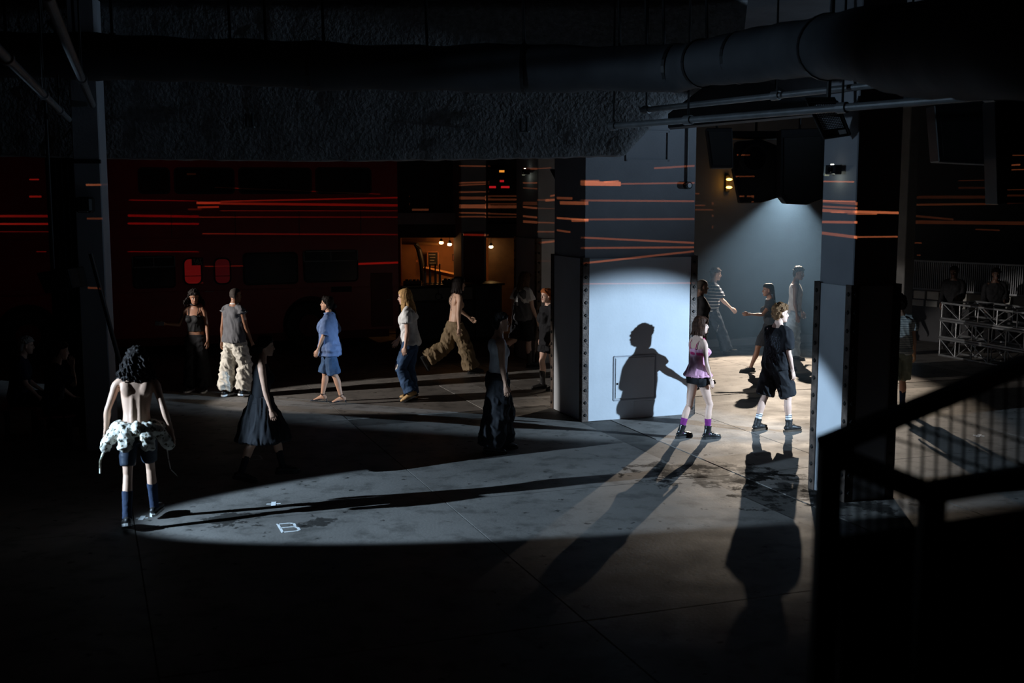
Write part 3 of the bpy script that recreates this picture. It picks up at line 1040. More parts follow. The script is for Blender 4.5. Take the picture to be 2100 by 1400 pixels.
obj('base', B((flen / 2, 0.1, 0.48), (flen + 0.4, 0.5, 0.96), None, 0.01), M_DARKWALL, LED)
for k in range(9):
    obj('block', B((0.26 + k * flen / 9, -0.02, 1.05), (flen / 9 - 0.05, 0.30, 0.18), None, 0.01), mat('pale_block', (0.42, 0.41, 0.38), 0.8, 0.15, 4), LED)
    obj('block', B((0.26 + k * flen / 9, -0.06, 0.87), (flen / 9 - 0.05, 0.30, 0.14), None, 0.01), mat('grey_block', (0.26, 0.26, 0.25), 0.8, 0.15, 4), LED)


def truss(label, o, dirv, length, wd, ht, bay, tilt=0):
    """box truss lying on the floor: four chords, end frames and zigzag braces"""
    t = thing('lighting_truss', label, 'truss', o, math.atan2(dirv.y, dirv.x), 'aluminium trusses stacked on the floor')
    r = 0.022
    for (y, z) in ((0, r), (wd, r), (0, ht - r), (wd, ht - r)):
        bm = nb()
        rod(bm, (0, y, z), (length, y, z), r, 10)
        obj('chord', bm, M_ALU, t)
    n = int(length / bay)
    for k in range(n + 1):
        x = min(length - 0.01, k * bay + 0.02)
        for y in (0, wd):
            bm = nb()
            rod(bm, (x, y, r), (x, y, ht - r), 0.014, 8)
            obj('upright', bm, M_ALU, t)
        for z in (r, ht - r):
            bm = nb()
            rod(bm, (x, 0, z), (x, wd, z), 0.014, 8)
            obj('cross_tube', bm, M_ALU, t)
        if k < n:
            for y in (0, wd):
                bm = nb()
                za, zb = (r, ht - r) if k % 2 else (ht - r, r)
                rod(bm, (x, y, za), (x + bay, y, zb), 0.011, 8)
                obj('diagonal', bm, M_ALU, t)
    bm = nb()
    rod(bm, (0.02, 0, ht - r), (0.02, wd * 0.5, r), 0.011, 8)
    rod(bm, (0.02, wd, ht - r), (0.02, wd * 0.5, r), 0.011, 8)
    obj('end_brace', bm, M_ALU, t)
    return t


tdir = -VX
TO = G(1925, 729)
truss('bottom aluminium truss of the stack at the far right', TO, tdir, 4.6, 0.50, 0.38, 0.46)
truss('middle aluminium truss of the stack at the far right', TO + Vector((0, 0, 0.381)), tdir, 4.6, 0.50, 0.38, 0.46)
truss('top aluminium truss of the stack, under the slat fence', TO + Vector((0, 0, 0.762)) + UX * 0.02, tdir, 4.6, 0.86, 0.36, 0.52)
# dark case on top of the stack
kc = TO + tdir * 3.6 + UX * 0.05 + Vector((0, 0, 1.125))
ks = thing('flight_case', 'black equipment case standing on the stacked trusses', 'case', kc, GA)
obj('case_body', B((0.3, 0, 0.28), (0.75, 0.6, 0.55), None, 0.02), M_BLACK, ks)
for (x, y) in ((-0.07, -0.3), (0.67, -0.3), (-0.07, 0.3), (0.67, 0.3)):
    obj('corner_cap', B((x, y, 0.52), (0.06, 0.06, 0.06), None, 0.01), M_ALU, ks)
obj('case_handle', B((0.3, -0.31, 0.3), (0.16, 0.03, 0.03), None, 0.008), M_ALU, ks)

# ------------------------------------------------------------------ tape marks on the floor
TM = 0.0025


def strip(bm, a, b, wd):
    a, b = Vector(a), Vector(b)
    d = (b - a)
    n = Vector((-d.y, d.x, 0)).normalized() * wd / 2
    prism(bm, [a - n, b - n, b + n, a + n], 0.0012, (0, 0, 1))


def cross(label, px, py, L1, L2, ang):
    t = thing('tape_cross', label, 'tape mark', G(px, py) + Vector((0, 0, 0.001)), ang, 'white tape crosses on the floor')
    bm = nb()
    strip(bm, (-L1 / 2, 0, 0), (L1 / 2, 0, 0), 0.026)
    obj('tape_strip', bm, M_TAPE, t)
    bm = nb()
    strip(bm, (0, -L2 / 2, 0.0013), (0, L2 / 2, 0.0013), 0.05)
    obj('tape_strip', bm, M_TAPE, t)


cross('white tape cross in the beam between the long leg shadows', 561, 1033, 0.15, 0.16, RAD(10))
cross('white tape cross right beside the shirtless walker\'s shoes', 291, 1062, 0.12, 0.16, RAD(6))
cross('small white tape cross on the floor at the far right', 2007, 893, 0.15, 0.20, RAD(-30))
tb = thing('tape_letter', 'white tape letter B on the floor in the beam', 'tape mark', G(580, 1092) + Vector((0, 0, 0.001)), GA)
LW, LH, T = 0.17, 0.33, 0.026
for (a, b) in (((0, 0), (0, LH)), ((0, T / 2), (LW * .8, T / 2)), ((0, LH * .52), (LW * .85, LH * .52)), ((0, LH - T / 2), (LW * .72, LH - T / 2)),
               ((LW * .8, T / 2), (LW, LH * .12)), ((LW, LH * .10), (LW, LH * .40)), ((LW, LH * .38), (LW * .84, LH * .52)), ((LW * .84, LH * .52), (LW * .92, LH * .64)),
               ((LW * .92, LH * .62), (LW * .92, LH * .88)), ((LW * .92, LH * .86), (LW * .7, LH - T / 2))):
    bm = nb()
    strip(bm, (*a, 0), (*b, 0), T)
    obj('tape_strip', bm, M_TAPE, tb)
tb2 = thing('tape_rectangle', 'faint grey tape rectangle on the floor behind the walker in black dress', 'tape mark', G(512, 944) + Vector((0, 0, 0.001)), GA)
for (a, b) in (((0, 0), (0, .26)), ((0, .25), (.16, .25)), ((.16, .26), (.16, 0)), ((0, .01), (.16, .01))):
    bm = nb()
    strip(bm, (*a, 0), (*b, 0), 0.022)
    obj('tape_strip', bm, mat('grey_tape', (0.35, 0.35, 0.35), 0.7), tb2)

# ------------------------------------------------------------------ foreground stair railing
RD = 3.1
RL = thing('stair_railing', 'black out-of-focus stair railing filling the lower right foreground', 'railing', (0, 0, 0))


def bar3(name, a, b, wd, dp):
    a, b = Vector(a), Vector(b)
    d = b - a
    bm = nb()
    box(bm, (0, 0, 0), (wd, dp, d.length), None, 0.004)
    o = obj(name, bm, M_BLACK, RL)
    o.location = (a + b) / 2
    o.rotation_euler = d.to_track_quat('Z', 'Y').to_euler()
    return o


pa = at(1702, 915, RD)
bar3('post', (pa.x, pa.y, 0.02), pa, 0.062, 0.062)
ra = at(1690, 915, RD)
rb = at(2240, 690, RD + 1.0)
bar3('handrail', ra, rb, 0.06, 0.05)
la = at(1702, 930, RD)
lb = at(1900, 1010, RD - 0.35)
bar3('lower_rail', la, lb, 0.05, 0.05)
lc_ = at(2240, 955, RD - 0.2)
bar3('lower_rail', lb, lc_, 0.06, 0.05)
pb_ = at(1912, 1012, RD - 0.35)
bar3('post', (pb_.x, pb_.y, 0.02), pb_, 0.056, 0.056)
for k in range(13):
    px = 1868 + k * 28
    f = (px - 1690) / 550.0
    ytop = 915 - 225 * f
    p = at(px, ytop, RD + f)
    q = at(px - 6, 1010 - (px - 1900) * 0.16, RD + f)
    bar3('baluster', q, p, 0.009, 0.009)
for k in range(7):
    px = 1738 + k * 22
    p = at(px, 930 + (px - 1702) * 0.40, RD - 0.1)
    q = at(px, 1130 + (px - 1702) * 0.25, RD - 0.1)
    bar3('baluster', q, p, 0.007, 0.007)
for (x0, y0, x1, y1) in ((1830, 860, 2200, 985), (1900, 840, 2200, 940), (1790, 885, 2100, 985)):
    bar3('wire', at(x0, y0, RD + 0.35), at(x1, y1, RD + 0.75), 0.008, 0.008)
bar3('wire', at(1725, 985, RD - 0.1), at(1890, 1050, RD - 0.3), 0.007, 0.007)
# solid stair side below the railing
bm = nb()
prism(bm, [at(1725, 1105, RD + 0.1), at(2240, 1030, RD + 0.9), at(2240, 1600, RD + 0.9), at(1725, 1600, RD + 0.1)], 0.03, (0, 1, 0))
obj('side_plate', bm, mat('stair_black', (0.006, 0.006, 0.007), 0.8), RL)

# ------------------------------------------------------------------ laser projectors: thin orange bars of light
PLN = {'1f': (PC1 - VX * 0.02, -VX), '1l': (PC1 - UX * 0.02, -UX), '2f': (PC2, -VX), '2l': (PC2, -UX), '3f': (PC3, -VX), '3l': (PC3, -UX), '4f': (PC4, -VX),
       'bus': (BE, -VX), 'wall': (WB0, -VX), 'far': (Vector((0, 28.0, 0)), Vector((0, -1, 0))), 'col': (PL, Vector((0, -1, 0)))}


def laser(name, loc, target, half, energy, color, lines, base=0.0):
    l = bpy.data.lights.new(name, 'SPOT')
    l.energy = energy
    l.color = color
    l.spot_size = RAD(2 * half)
    l.spot_blend = 0.1
    l.shadow_soft_size = 0.004
    o = bpy.data.objects.new(name, l)
    COL.objects.link(o)
    o.location = loc
    q = (Vector(target) - Vector(loc)).to_track_quat('-Z', 'Y')
    o.rotation_euler = q.to_euler()
    inv = q.inverted()

    def uv(px, py, pl):
        p0, n = PLN[pl]
        d = inv @ (hit(px, py, p0, n) - Vector(loc))
        return d.x / -d.z, d.y / -d.z

    l.use_nodes = True
    nt = l.node_tree
    N, Lk = nt.nodes, nt.links
    em = N['Emission']
    tc = N.new('ShaderNodeTexCoord')
    sx = N.new('ShaderNodeSeparateXYZ')
    Lk.new(tc.outputs['Normal'], sx.inputs[0])

    def op(kind, a, b=None, c=None):
        n = N.new('ShaderNodeMath')
        n.operation = kind
        for i, v in enumerate((a, b, c)):
            if v is None:
                continue
            if hasattr(v, 'links'):
                Lk.new(v, n.inputs[i])
            else:
                n.inputs[i].default_value = v
        return n.outputs[0]

    nz = op('MULTIPLY', sx.outputs[2], -1.0)
    U = op('DIVIDE', sx.outputs[0], nz)
    V = op('DIVIDE', sx.outputs[1], nz)
    acc = None
    for (pl, x1, y1, x2, y2, th, br) in lines:
        u1, v1 = uv(x1, y1, pl)
        u2, v2 = uv(x2, y2, pl)
        xm, ym = (x1 + x2) / 2, (y1 + y2) / 2
        _, va = uv(xm, ym - th / 2, pl)
        _, vb = uv(xm, ym + th / 2, pl)
        s = (v2 - v1) / (u2 - u1)
        f = op('MULTIPLY_ADD', U, s, v1 - s * u1)
        m1 = op('COMPARE', V, f, abs(va - vb) / 2)
        m2 = op('COMPARE', U, (u1 + u2) / 2, abs(u2 - u1) / 2)
        m = op('MULTIPLY', m1, m2)
        acc = op('MULTIPLY', m, br) if acc is None else op('MULTIPLY_ADD', m, br, acc)
    if base:
        acc = op('ADD', acc, base)  # faint even glow added across the cone to lift dim surfaces
    Lk.new(acc, em.inputs['Strength'])
    return o


LEFT = [('bus', 60, 368, 80, 368, 3, 1), ('bus', 60, 403, 85, 403, 4, 1), ('bus', -50, 443, 130, 443, 5, .6), ('bus', -50, 459, 130, 459, 4, .9), ('bus', -50, 475, 130, 475, 2, .3),
        ('bus', 75, 516, 95, 516, 2, .5),
        ('bus', 265, 410, 405, 412, 2, .7), ('bus', 403, 416, 452, 416, 5, 0.83), ('bus', 405, 425, 449, 424, 4, 0.55), ('bus', 262, 442, 408, 444, 5, .9), ('bus', 262, 458, 408, 459, 4, .9),
        ('bus', 452, 413, 817, 405, 3, 0.44), ('bus', 452, 417, 817, 421, 5, 0.44), ('bus', 452, 432, 817, 432, 2, 0.22), ('bus', 408, 445, 817, 445, 2, 0.28), ('bus', 415, 479, 817, 481, 2.5, 0.28),
        ('bus', 262, 516, 408, 516, 2, .7), ('bus', 735, 541, 820, 538, 4, 0.77), ('bus', 420, 546, 500, 545, 2, 0.28), ('bus', 440, 384, 780, 398, 2, 0.22),
        ('col', 176, 379, 229, 379, 4, .3), ('col', 178, 448, 240, 448, 4, .1), ('col', 180, 590, 245, 592, 4, .1),
        ('4f', 940, 340, 1002, 341, 3, .5), ('4f', 940, 375, 1002, 373, 3, .6), ('4f', 940, 380, 1002, 377, 3, .5), ('4f', 940, 394, 1002, 393, 3, .5), ('4f', 940, 406, 1002, 406, 6, .5), ('4f', 940, 423, 1002, 423, 8, 1.0),
        ('4f', 940, 436, 1002, 437, 3, .6), ('4f', 940, 444, 1002, 444, 3, .5), ('4f', 950, 481, 1000, 482, 4, 1.5),
        ('far', 998, 402, 1080, 402, 3, 1.2), ('far', 998, 409, 1080, 409, 4, 1.6), ('far', 998, 418, 1080, 418, 3, 1.0), ('far', 998, 424, 1080, 424, 6, 2.4), ('far', 998, 438, 1080, 440, 3, 1.2), ('far', 998, 445, 1080, 445, 2, 1.2),
        ('far', 844, 430, 878, 430, 4, 2.2),
        ('3l', 1072, 346, 1101, 346, 4, .8), ('3l', 1072, 375, 1101, 375, 3, .9), ('3l', 1072, 385, 1101, 387, 3, .5), ('3l', 1072, 417, 1101, 417, 7, .3), ('3l', 1072, 424, 1101, 427, 4, 1), ('3l', 1072, 443, 1101, 446, 4, .9), ('3l', 1072, 454, 1101, 456, 5, .9),
        ('3f', 1100, 346, 1130, 344, 2, .4), ('3f', 1100, 410, 1125, 410, 3, .3), ('3f', 1118, 411, 1143, 409, 5, 1.0), ('3f', 1128, 402, 1143, 399, 4, .7), ('3f', 1100, 427, 1143, 428, 2, .2), ('3f', 1100, 456, 1143, 457, 3, .4), ('3f', 1100, 475, 1143, 475, 3, .4), ('3f', 1104, 498, 1143, 494, 4, .5), ('3f', 1104, 535, 1143, 535, 2, .15),
        ('1l', 1140, 406, 1172, 407, 5, .5), ('1l', 1146, 416, 1202, 417, 7, .8), ('1l', 1140, 447, 1202, 451, 4, 1.0), ('1l', 1170, 452, 1202, 452, 6, .8), ('1l', 1140, 472, 1168, 476, 4, .5)]
RIGHT = [('1f', 1195, 376, 1274, 377, 9, 1.5), ('1f', 1195, 371, 1230, 371, 4, .8), ('1f', 1240, 373, 1270, 371, 3, 1.0), ('1f', 1274, 377, 1425, 375, 3.5, .45), ('1f', 1342, 345, 1425, 340, 4, .45),
         ('1f', 1195, 411, 1425, 412.5, 4, .4), ('1f', 1195, 450, 1425, 449, 4, .36), ('1f', 1195, 487, 1425, 498, 4, .45), ('1f', 1195, 508.5, 1425, 507, 4, .45), ('1f', 1195, 540, 1425, 515, 4, .4), ('1f', 1195, 582, 1425, 580, 3, .3),
         ('2l', 1682, 412, 1762, 418, 6, .45), ('2l', 1682, 423, 1762, 427, 4, .6), ('2l', 1682, 431, 1762, 435, 6, .95), ('2l', 1682, 455, 1762, 456, 5, .9), ('2l', 1682, 477, 1762, 487, 6, .7),
         ('2f', 1752, 434, 1860, 437, 5, .7), ('2f', 1752, 486, 1860, 485, 3, .4),
         ('wall', 1850, 420, 2043, 418, 4, 1.0), ('wall', 1850, 404, 2043, 404, 6, .45), ('wall', 1850, 385, 2040, 385, 4, .3), ('wall', 1850, 373, 2040, 369, 2, .5), ('wall', 1850, 455, 2140, 458, 7, .8), ('wall', 1860, 441, 1955, 450, 4, .7),
         ('wall', 2000, 470, 2050, 472, 3, .7), ('wall', 1860, 299, 1896, 299, 2, 1.0), ('wall', 1858, 320, 1876, 319, 3, 2.0), ('wall', 1858, 330, 1920, 328, 2, 1.2), ('wall', 1875, 498, 1890, 498, 2, 2), ('wall', 1880, 523, 1888, 523, 2, 1.5),
         ('wall', 1640, 347, 1690, 347, 5, 1.8), ('wall', 1642, 360, 1690, 360, 5, 1.8), ('wall', 1425, 356, 1510, 355, 3, 1.0), ('wall', 1425, 397, 1445, 397, 3, 1.2), ('wall', 1450, 397, 1512, 397, 3, 1.2),
         ('wall', 1425, 421, 1446, 421, 3, 1.0), ('wall', 1476, 421, 1496, 421, 3, 1.0), ('wall', 1425, 430, 1462, 430, 3, 1.0), ('wall', 1430, 311, 1452, 311, 3, 1.0), ('wall', 1500, 424, 1560, 424, 2, .6)]
LASC = (1.0, 0.25, 0.09)
LEFT2 = [l for l in LEFT if l[0] == 'bus' and l[3] < 411]
LEFT = [l for l in LEFT if l not in LEFT2]
LASR = (1.0, 0.10, 0.06)
laser('laser_bars_far_left', (-9.0, 3.0, 3.0), (-8.5, 25, 3.1), 30, 4200, LASR, LEFT2)
laser('laser_bars_left', (-3.0, 1.5, 3.0), (-3.0, 25, 3.1), 36, 10500, LASC, LEFT, 0.00025)
laser('laser_bars_right', (2.5, 1.0, 3.15), (5.0, 18, 3.2), 34, 9500, LASC, RIGHT, 0.00025)
# ================================================================== people
def rx(a):
    c, s = math.cos(a), math.sin(a)
    return np.array(((1, 0, 0), (0, c, -s), (0, s, c)))


def ry(a):
    c, s = math.cos(a), math.sin(a)
    return np.array(((c, 0, s), (0, 1, 0), (-s, 0, c)))


def rz(a):
    c, s = math.cos(a), math.sin(a)
    return np.array(((c, -s, 0), (s, c, 0), (0, 0, 1)))


def V3(*a):
    return np.array(a, float)


def unit(v):
    return v / (np.linalg.norm(v) + 1e-9)


class Geo:
    """collects closed lofts, later fused into one surface"""

    def __init__(self):
        self.v, self.f = [], []

    def rings(self, rr):
        base = len(self.v)
        n = len(rr[0])
        for r in rr:
            self.v.extend([tuple(p) for p in r])
        for i in range(len(rr) - 1):
            for k in range(n):
                a, b = base + i * n + k, base + i * n + (k + 1) % n
                self.f.append((a, b, b + n, a + n))
        self.f.append(tuple(base + k for k in range(n))[::-1])
        e = base + (len(rr) - 1) * n
        self.f.append(tuple(e + k for k in range(n)))

    def tube(self, keys, side=(1, 0, 0), n=14, sub=4, cap=True):
        """keys: (point, radius across, radius deep); smooth path with round ends"""
        P = [np.array(k[0], float) for k in keys]
        A = [k[1] for k in keys]
        Bd = [k[2] if len(k) > 2 else k[1] for k in keys]
        pts, ra, rb = [], [], []
        m = len(P)
        for i in range(m - 1):
            p0, p1, p2, p3 = P[max(i - 1, 0)], P[i], P[i + 1], P[min(i + 2, m - 1)]
            for k in range(sub):
                t = k / sub
                pts.append(0.5 * (2 * p1 + (p2 - p0) * t + (2 * p0 - 5 * p1 + 4 * p2 - p3) * t * t + (3 * p1 - p0 - 3 * p2 + p3) * t ** 3))
                tt = t * t * (3 - 2 * t)
                ra.append(A[i] + (A[i + 1] - A[i]) * tt)
                rb.append(Bd[i] + (Bd[i + 1] - Bd[i]) * tt)
        pts.append(P[-1])
        ra.append(A[-1])
        rb.append(Bd[-1])
        if cap:
            d0, d1 = unit(pts[0] - pts[1]), unit(pts[-1] - pts[-2])
            r0, r1 = min(ra[0], rb[0]), min(ra[-1], rb[-1])
            pts = [pts[0] + d0 * r0 * 0.85, pts[0] + d0 * r0 * 0.5] + pts + [pts[-1] + d1 * r1 * 0.5, pts[-1] + d1 * r1 * 0.85]
            ra = [ra[0] * 0.45, ra[0] * 0.84] + ra + [ra[-1] * 0.84, ra[-1] * 0.45]
            rb = [rb[0] * 0.45, rb[0] * 0.84] + rb + [rb[-1] * 0.84, rb[-1] * 0.45]
        side = np.array(side, float)
        out = []
        for i, p in enumerate(pts):
            d = unit(pts[min(i + 1, len(pts) - 1)] - pts[max(i - 1, 0)])
            s = side - d * np.dot(side, d)
            if np.linalg.norm(s) < 1e-3:
                s = np.cross(d, V3(0, 1, 0.1))
            s = unit(s)
            f = np.cross(d, s)
            out.append([p + s * ra[i] * math.cos(2 * math.pi * k / n) + f * rb[i] * math.sin(2 * math.pi * k / n) for k in range(n)])
        self.rings(out)

    def ell(self, c, r, R=None, n=12, m=8):
        R = np.eye(3) if R is None else R
        c = np.array(c, float)
        rr = []
        for i in range(m + 1):
            a = -math.pi / 2 + math.pi * (i + 0.15) / (m + 0.3)
            rr.append([c + R @ V3(r[0] * math.cos(a) * math.cos(2 * math.pi * k / n), r[1] * math.cos(a) * math.sin(2 * math.pi * k / n), r[2] * math.sin(a)) for k in range(n)])
        self.rings(rr)


# ---- lattice noise for folds
_rng = np.random.RandomState(5)
_LAT = _rng.rand(32, 32, 32)


def vnoise(p):
    i = np.floor(p).astype(int)
    f = p - i
    f = f * f * (3 - 2 * f)
    r = 0
    for dx in (0, 1):
        for dy in (0, 1):
            for dz in (0, 1):
                w_ = (f[:, 0] if dx else 1 - f[:, 0]) * (f[:, 1] if dy else 1 - f[:, 1]) * (f[:, 2] if dz else 1 - f[:, 2])
                r = r + w_ * _LAT[(i[:, 0] + dx) % 32, (i[:, 1] + dy) % 32, (i[:, 2] + dz) % 32]
    return r


JOBS = []


def job(name, geo, m, parent, voxel=0.009, smooth=3, fold=None, extra=None, label=None, sf=0.5):
    """queue a fused surface; fold: (amplitude, scale xyz, shear); extra: more jobs fused into the same object"""
    JOBS.append(dict(name=name, geo=geo, mat=m, parent=parent, voxel=voxel, smooth=smooth, fold=fold, extra=extra or [], label=label, sf=sf))


def run_jobs():
    tmp = []
    for j in JOBS:
        for (g, vx, sm, sf) in [(j['geo'], j['voxel'], j['smooth'], j['sf'])] + [(e[0], e[1], e[2], 0.5) for e in j['extra']]:
            me = bpy.data.meshes.new('tmp')
            me.from_pydata(g.v, [], g.f)
            o = bpy.data.objects.new('tmp', me)
            COL.objects.link(o)
            md = o.modifiers.new('r', 'REMESH')
            md.mode = 'VOXEL'
            md.voxel_size = vx
            if sm:
                s = o.modifiers.new('s', 'SMOOTH')
                s.iterations = sm
                s.factor = sf
            tmp.append(o)
    dg = bpy.context.evaluated_depsgraph_get()
    ti = 0
    for j in JOBS:
        vs_, fs_ = [], []
        off = 0
        for q in range(1 + len(j['extra'])):
            ev = tmp[ti].evaluated_get(dg)
            me = ev.to_mesh()
            nv = len(me.vertices)
            co = np.empty(nv * 3, np.float32)
            me.vertices.foreach_get('co', co)
            co = co.reshape(-1, 3).astype(float)
            if q == 0 and j['fold']:
                no = np.empty(nv * 3, np.float32)
                me.vertices.foreach_get('normal', no)
                no = no.reshape(-1, 3)
                amp, scl, shear = j['fold'][:3]
                p = co * np.array(scl) + shear * co[:, [2, 0, 1]] * np.array(scl)
                seed = (hash(j['name']) % 17) if False else len(vs_) + ti * 3.7
                n1 = vnoise(p + seed)
                n2 = vnoise(p * 2.1 + seed + 9)
                big = 1.45 if amp > .0065 else 1.0
                rdg = 1 - np.abs(2 * n1 - 1) * 1.7
                r2 = 1 - np.abs(2 * n2 - 1) * 1.6
                ds = amp * big * np.maximum(0.9 * rdg - 0.26 + 0.42 * (r2 - .4), -.38)
                if len(j['fold']) > 3:
                    ds = ds * np.clip((j['fold'][3] - co[:, 2]) / .14, .15, 1)
                co = co + no * ds[:, None]
            nf = len(me.polygons)
            ls = np.empty(len(me.loops), np.int32)
            me.loops.foreach_get('vertex_index', ls)
            lt = np.empty(nf, np.int32)
            me.polygons.foreach_get('loop_total', lt)
            if (lt == 4).all():
                fs_.append(ls.reshape(-1, 4) + off)
            else:
                st = np.concatenate(([0], np.cumsum(lt)[:-1]))
                fs_.append(np.array([[ls[s + min(k, t - 1)] for k in range(4)] for s, t in zip(st, lt)]) + off)
            vs_.append(co)
            off += nv
            ev.to_mesh_clear()
            ti += 1
        co = np.concatenate(vs_)
        fa = np.concatenate(fs_)
        me = bpy.data.meshes.new(j['name'])
        me.vertices.add(len(co))
        me.vertices.foreach_set('co', co.astype(np.float32).ravel())
        me.loops.add(fa.size)
        me.loops.foreach_set('vertex_index', fa.ravel().astype(np.int32))
        me.polygons.add(len(fa))
        me.polygons.foreach_set('loop_start', np.arange(0, fa.size, 4, dtype=np.int32))
        me.polygons.foreach_set('use_smooth', np.ones(len(fa), bool))
        me.update(calc_edges=True)
        me.validate()
        o = obj(j['name'], me, j['mat'], j['parent'])
        if j['label']:
            o['label'] = j['label']
    for o in tmp:
        me = o.data
        bpy.data.objects.remove(o)
        bpy.data.meshes.remove(me)


# ---- torso shape: (height, half width, half depth, forward offset) for a 1.75 m figure
TORSO = {'m': [(.83, .085, .085, -.005), (.89, .158, .108, -.012), (.95, .165, .114, -.014), (1.03, .148, .100, -.004), (1.11, .139, .094, .004), (1.20, .150, .103, .006), (1.30, .168, .113, .006),
               (1.38, .172, .104, -.004), (1.435, .150, .082, -.014), (1.475, .095, .062, -.014), (1.52, .058, .056, -.004)],
         'f': [(.83, .085, .085, -.005), (.89, .163, .110, -.016), (.95, .166, .114, -.018), (1.03, .138, .094, -.004), (1.10, .120, .085, .004), (1.19, .128, .094, .008), (1.275, .143, .112, .016),
               (1.36, .146, .094, .000), (1.42, .132, .074, -.012), (1.465, .085, .055, -.012), (1.52, .050, .049, -.002)]}
HEAD = [(-.116, .022, .072, .035), (-.106, .040, .088, .005), (-.088, .052, .092, -.022), (-.060, .060, .090, -.052), (-.030, .066, .089, -.078), (0, .070, .085, -.090), (.022, .073, .090, -.095),
        (.05, .074, .088, -.096), (.08, .068, .074, -.088), (.102, .048, .048, -.066), (.115, .020, .012, -.034)]
HAIRC = [(.134, .028, .012, -.045), (.122, .058, .052, -.080), (.098, .080, .080, -.104), (.068, .086, .090, -.112), (.048, .087, .078, -.114), (.026, .086, .022, -.114), (-.02, .083, -.006, -.112), (-.058, .072, -.022, -.100), (-.085, .055, -.034, -.084)]


def interp(tab, z):
    if z <= tab[0][0]:
        return tab[0][1:]
    for a, b in zip(tab, tab[1:]):
        if z <= b[0]:
            t = (z - a[0]) / (b[0] - a[0])
            return tuple(a[i] + (b[i] - a[i]) * t for i in range(1, len(a)))
    return tab[-1][1:]


def sell(hw, yf, yb, n=22, e=2.3):
    """ring with given half width, front and back"""
    cy, hd = (yf + yb) / 2, (yf - yb) / 2
    out = []
    for k in range(n):
        a = 2 * math.pi * k / n
        c, s = math.cos(a), math.sin(a)
        out.append((hw * math.copysign(abs(c) ** (2 / e), c), cy + hd * math.copysign(abs(s) ** (2 / e), s)))
    return out


DEG = math.pi / 180


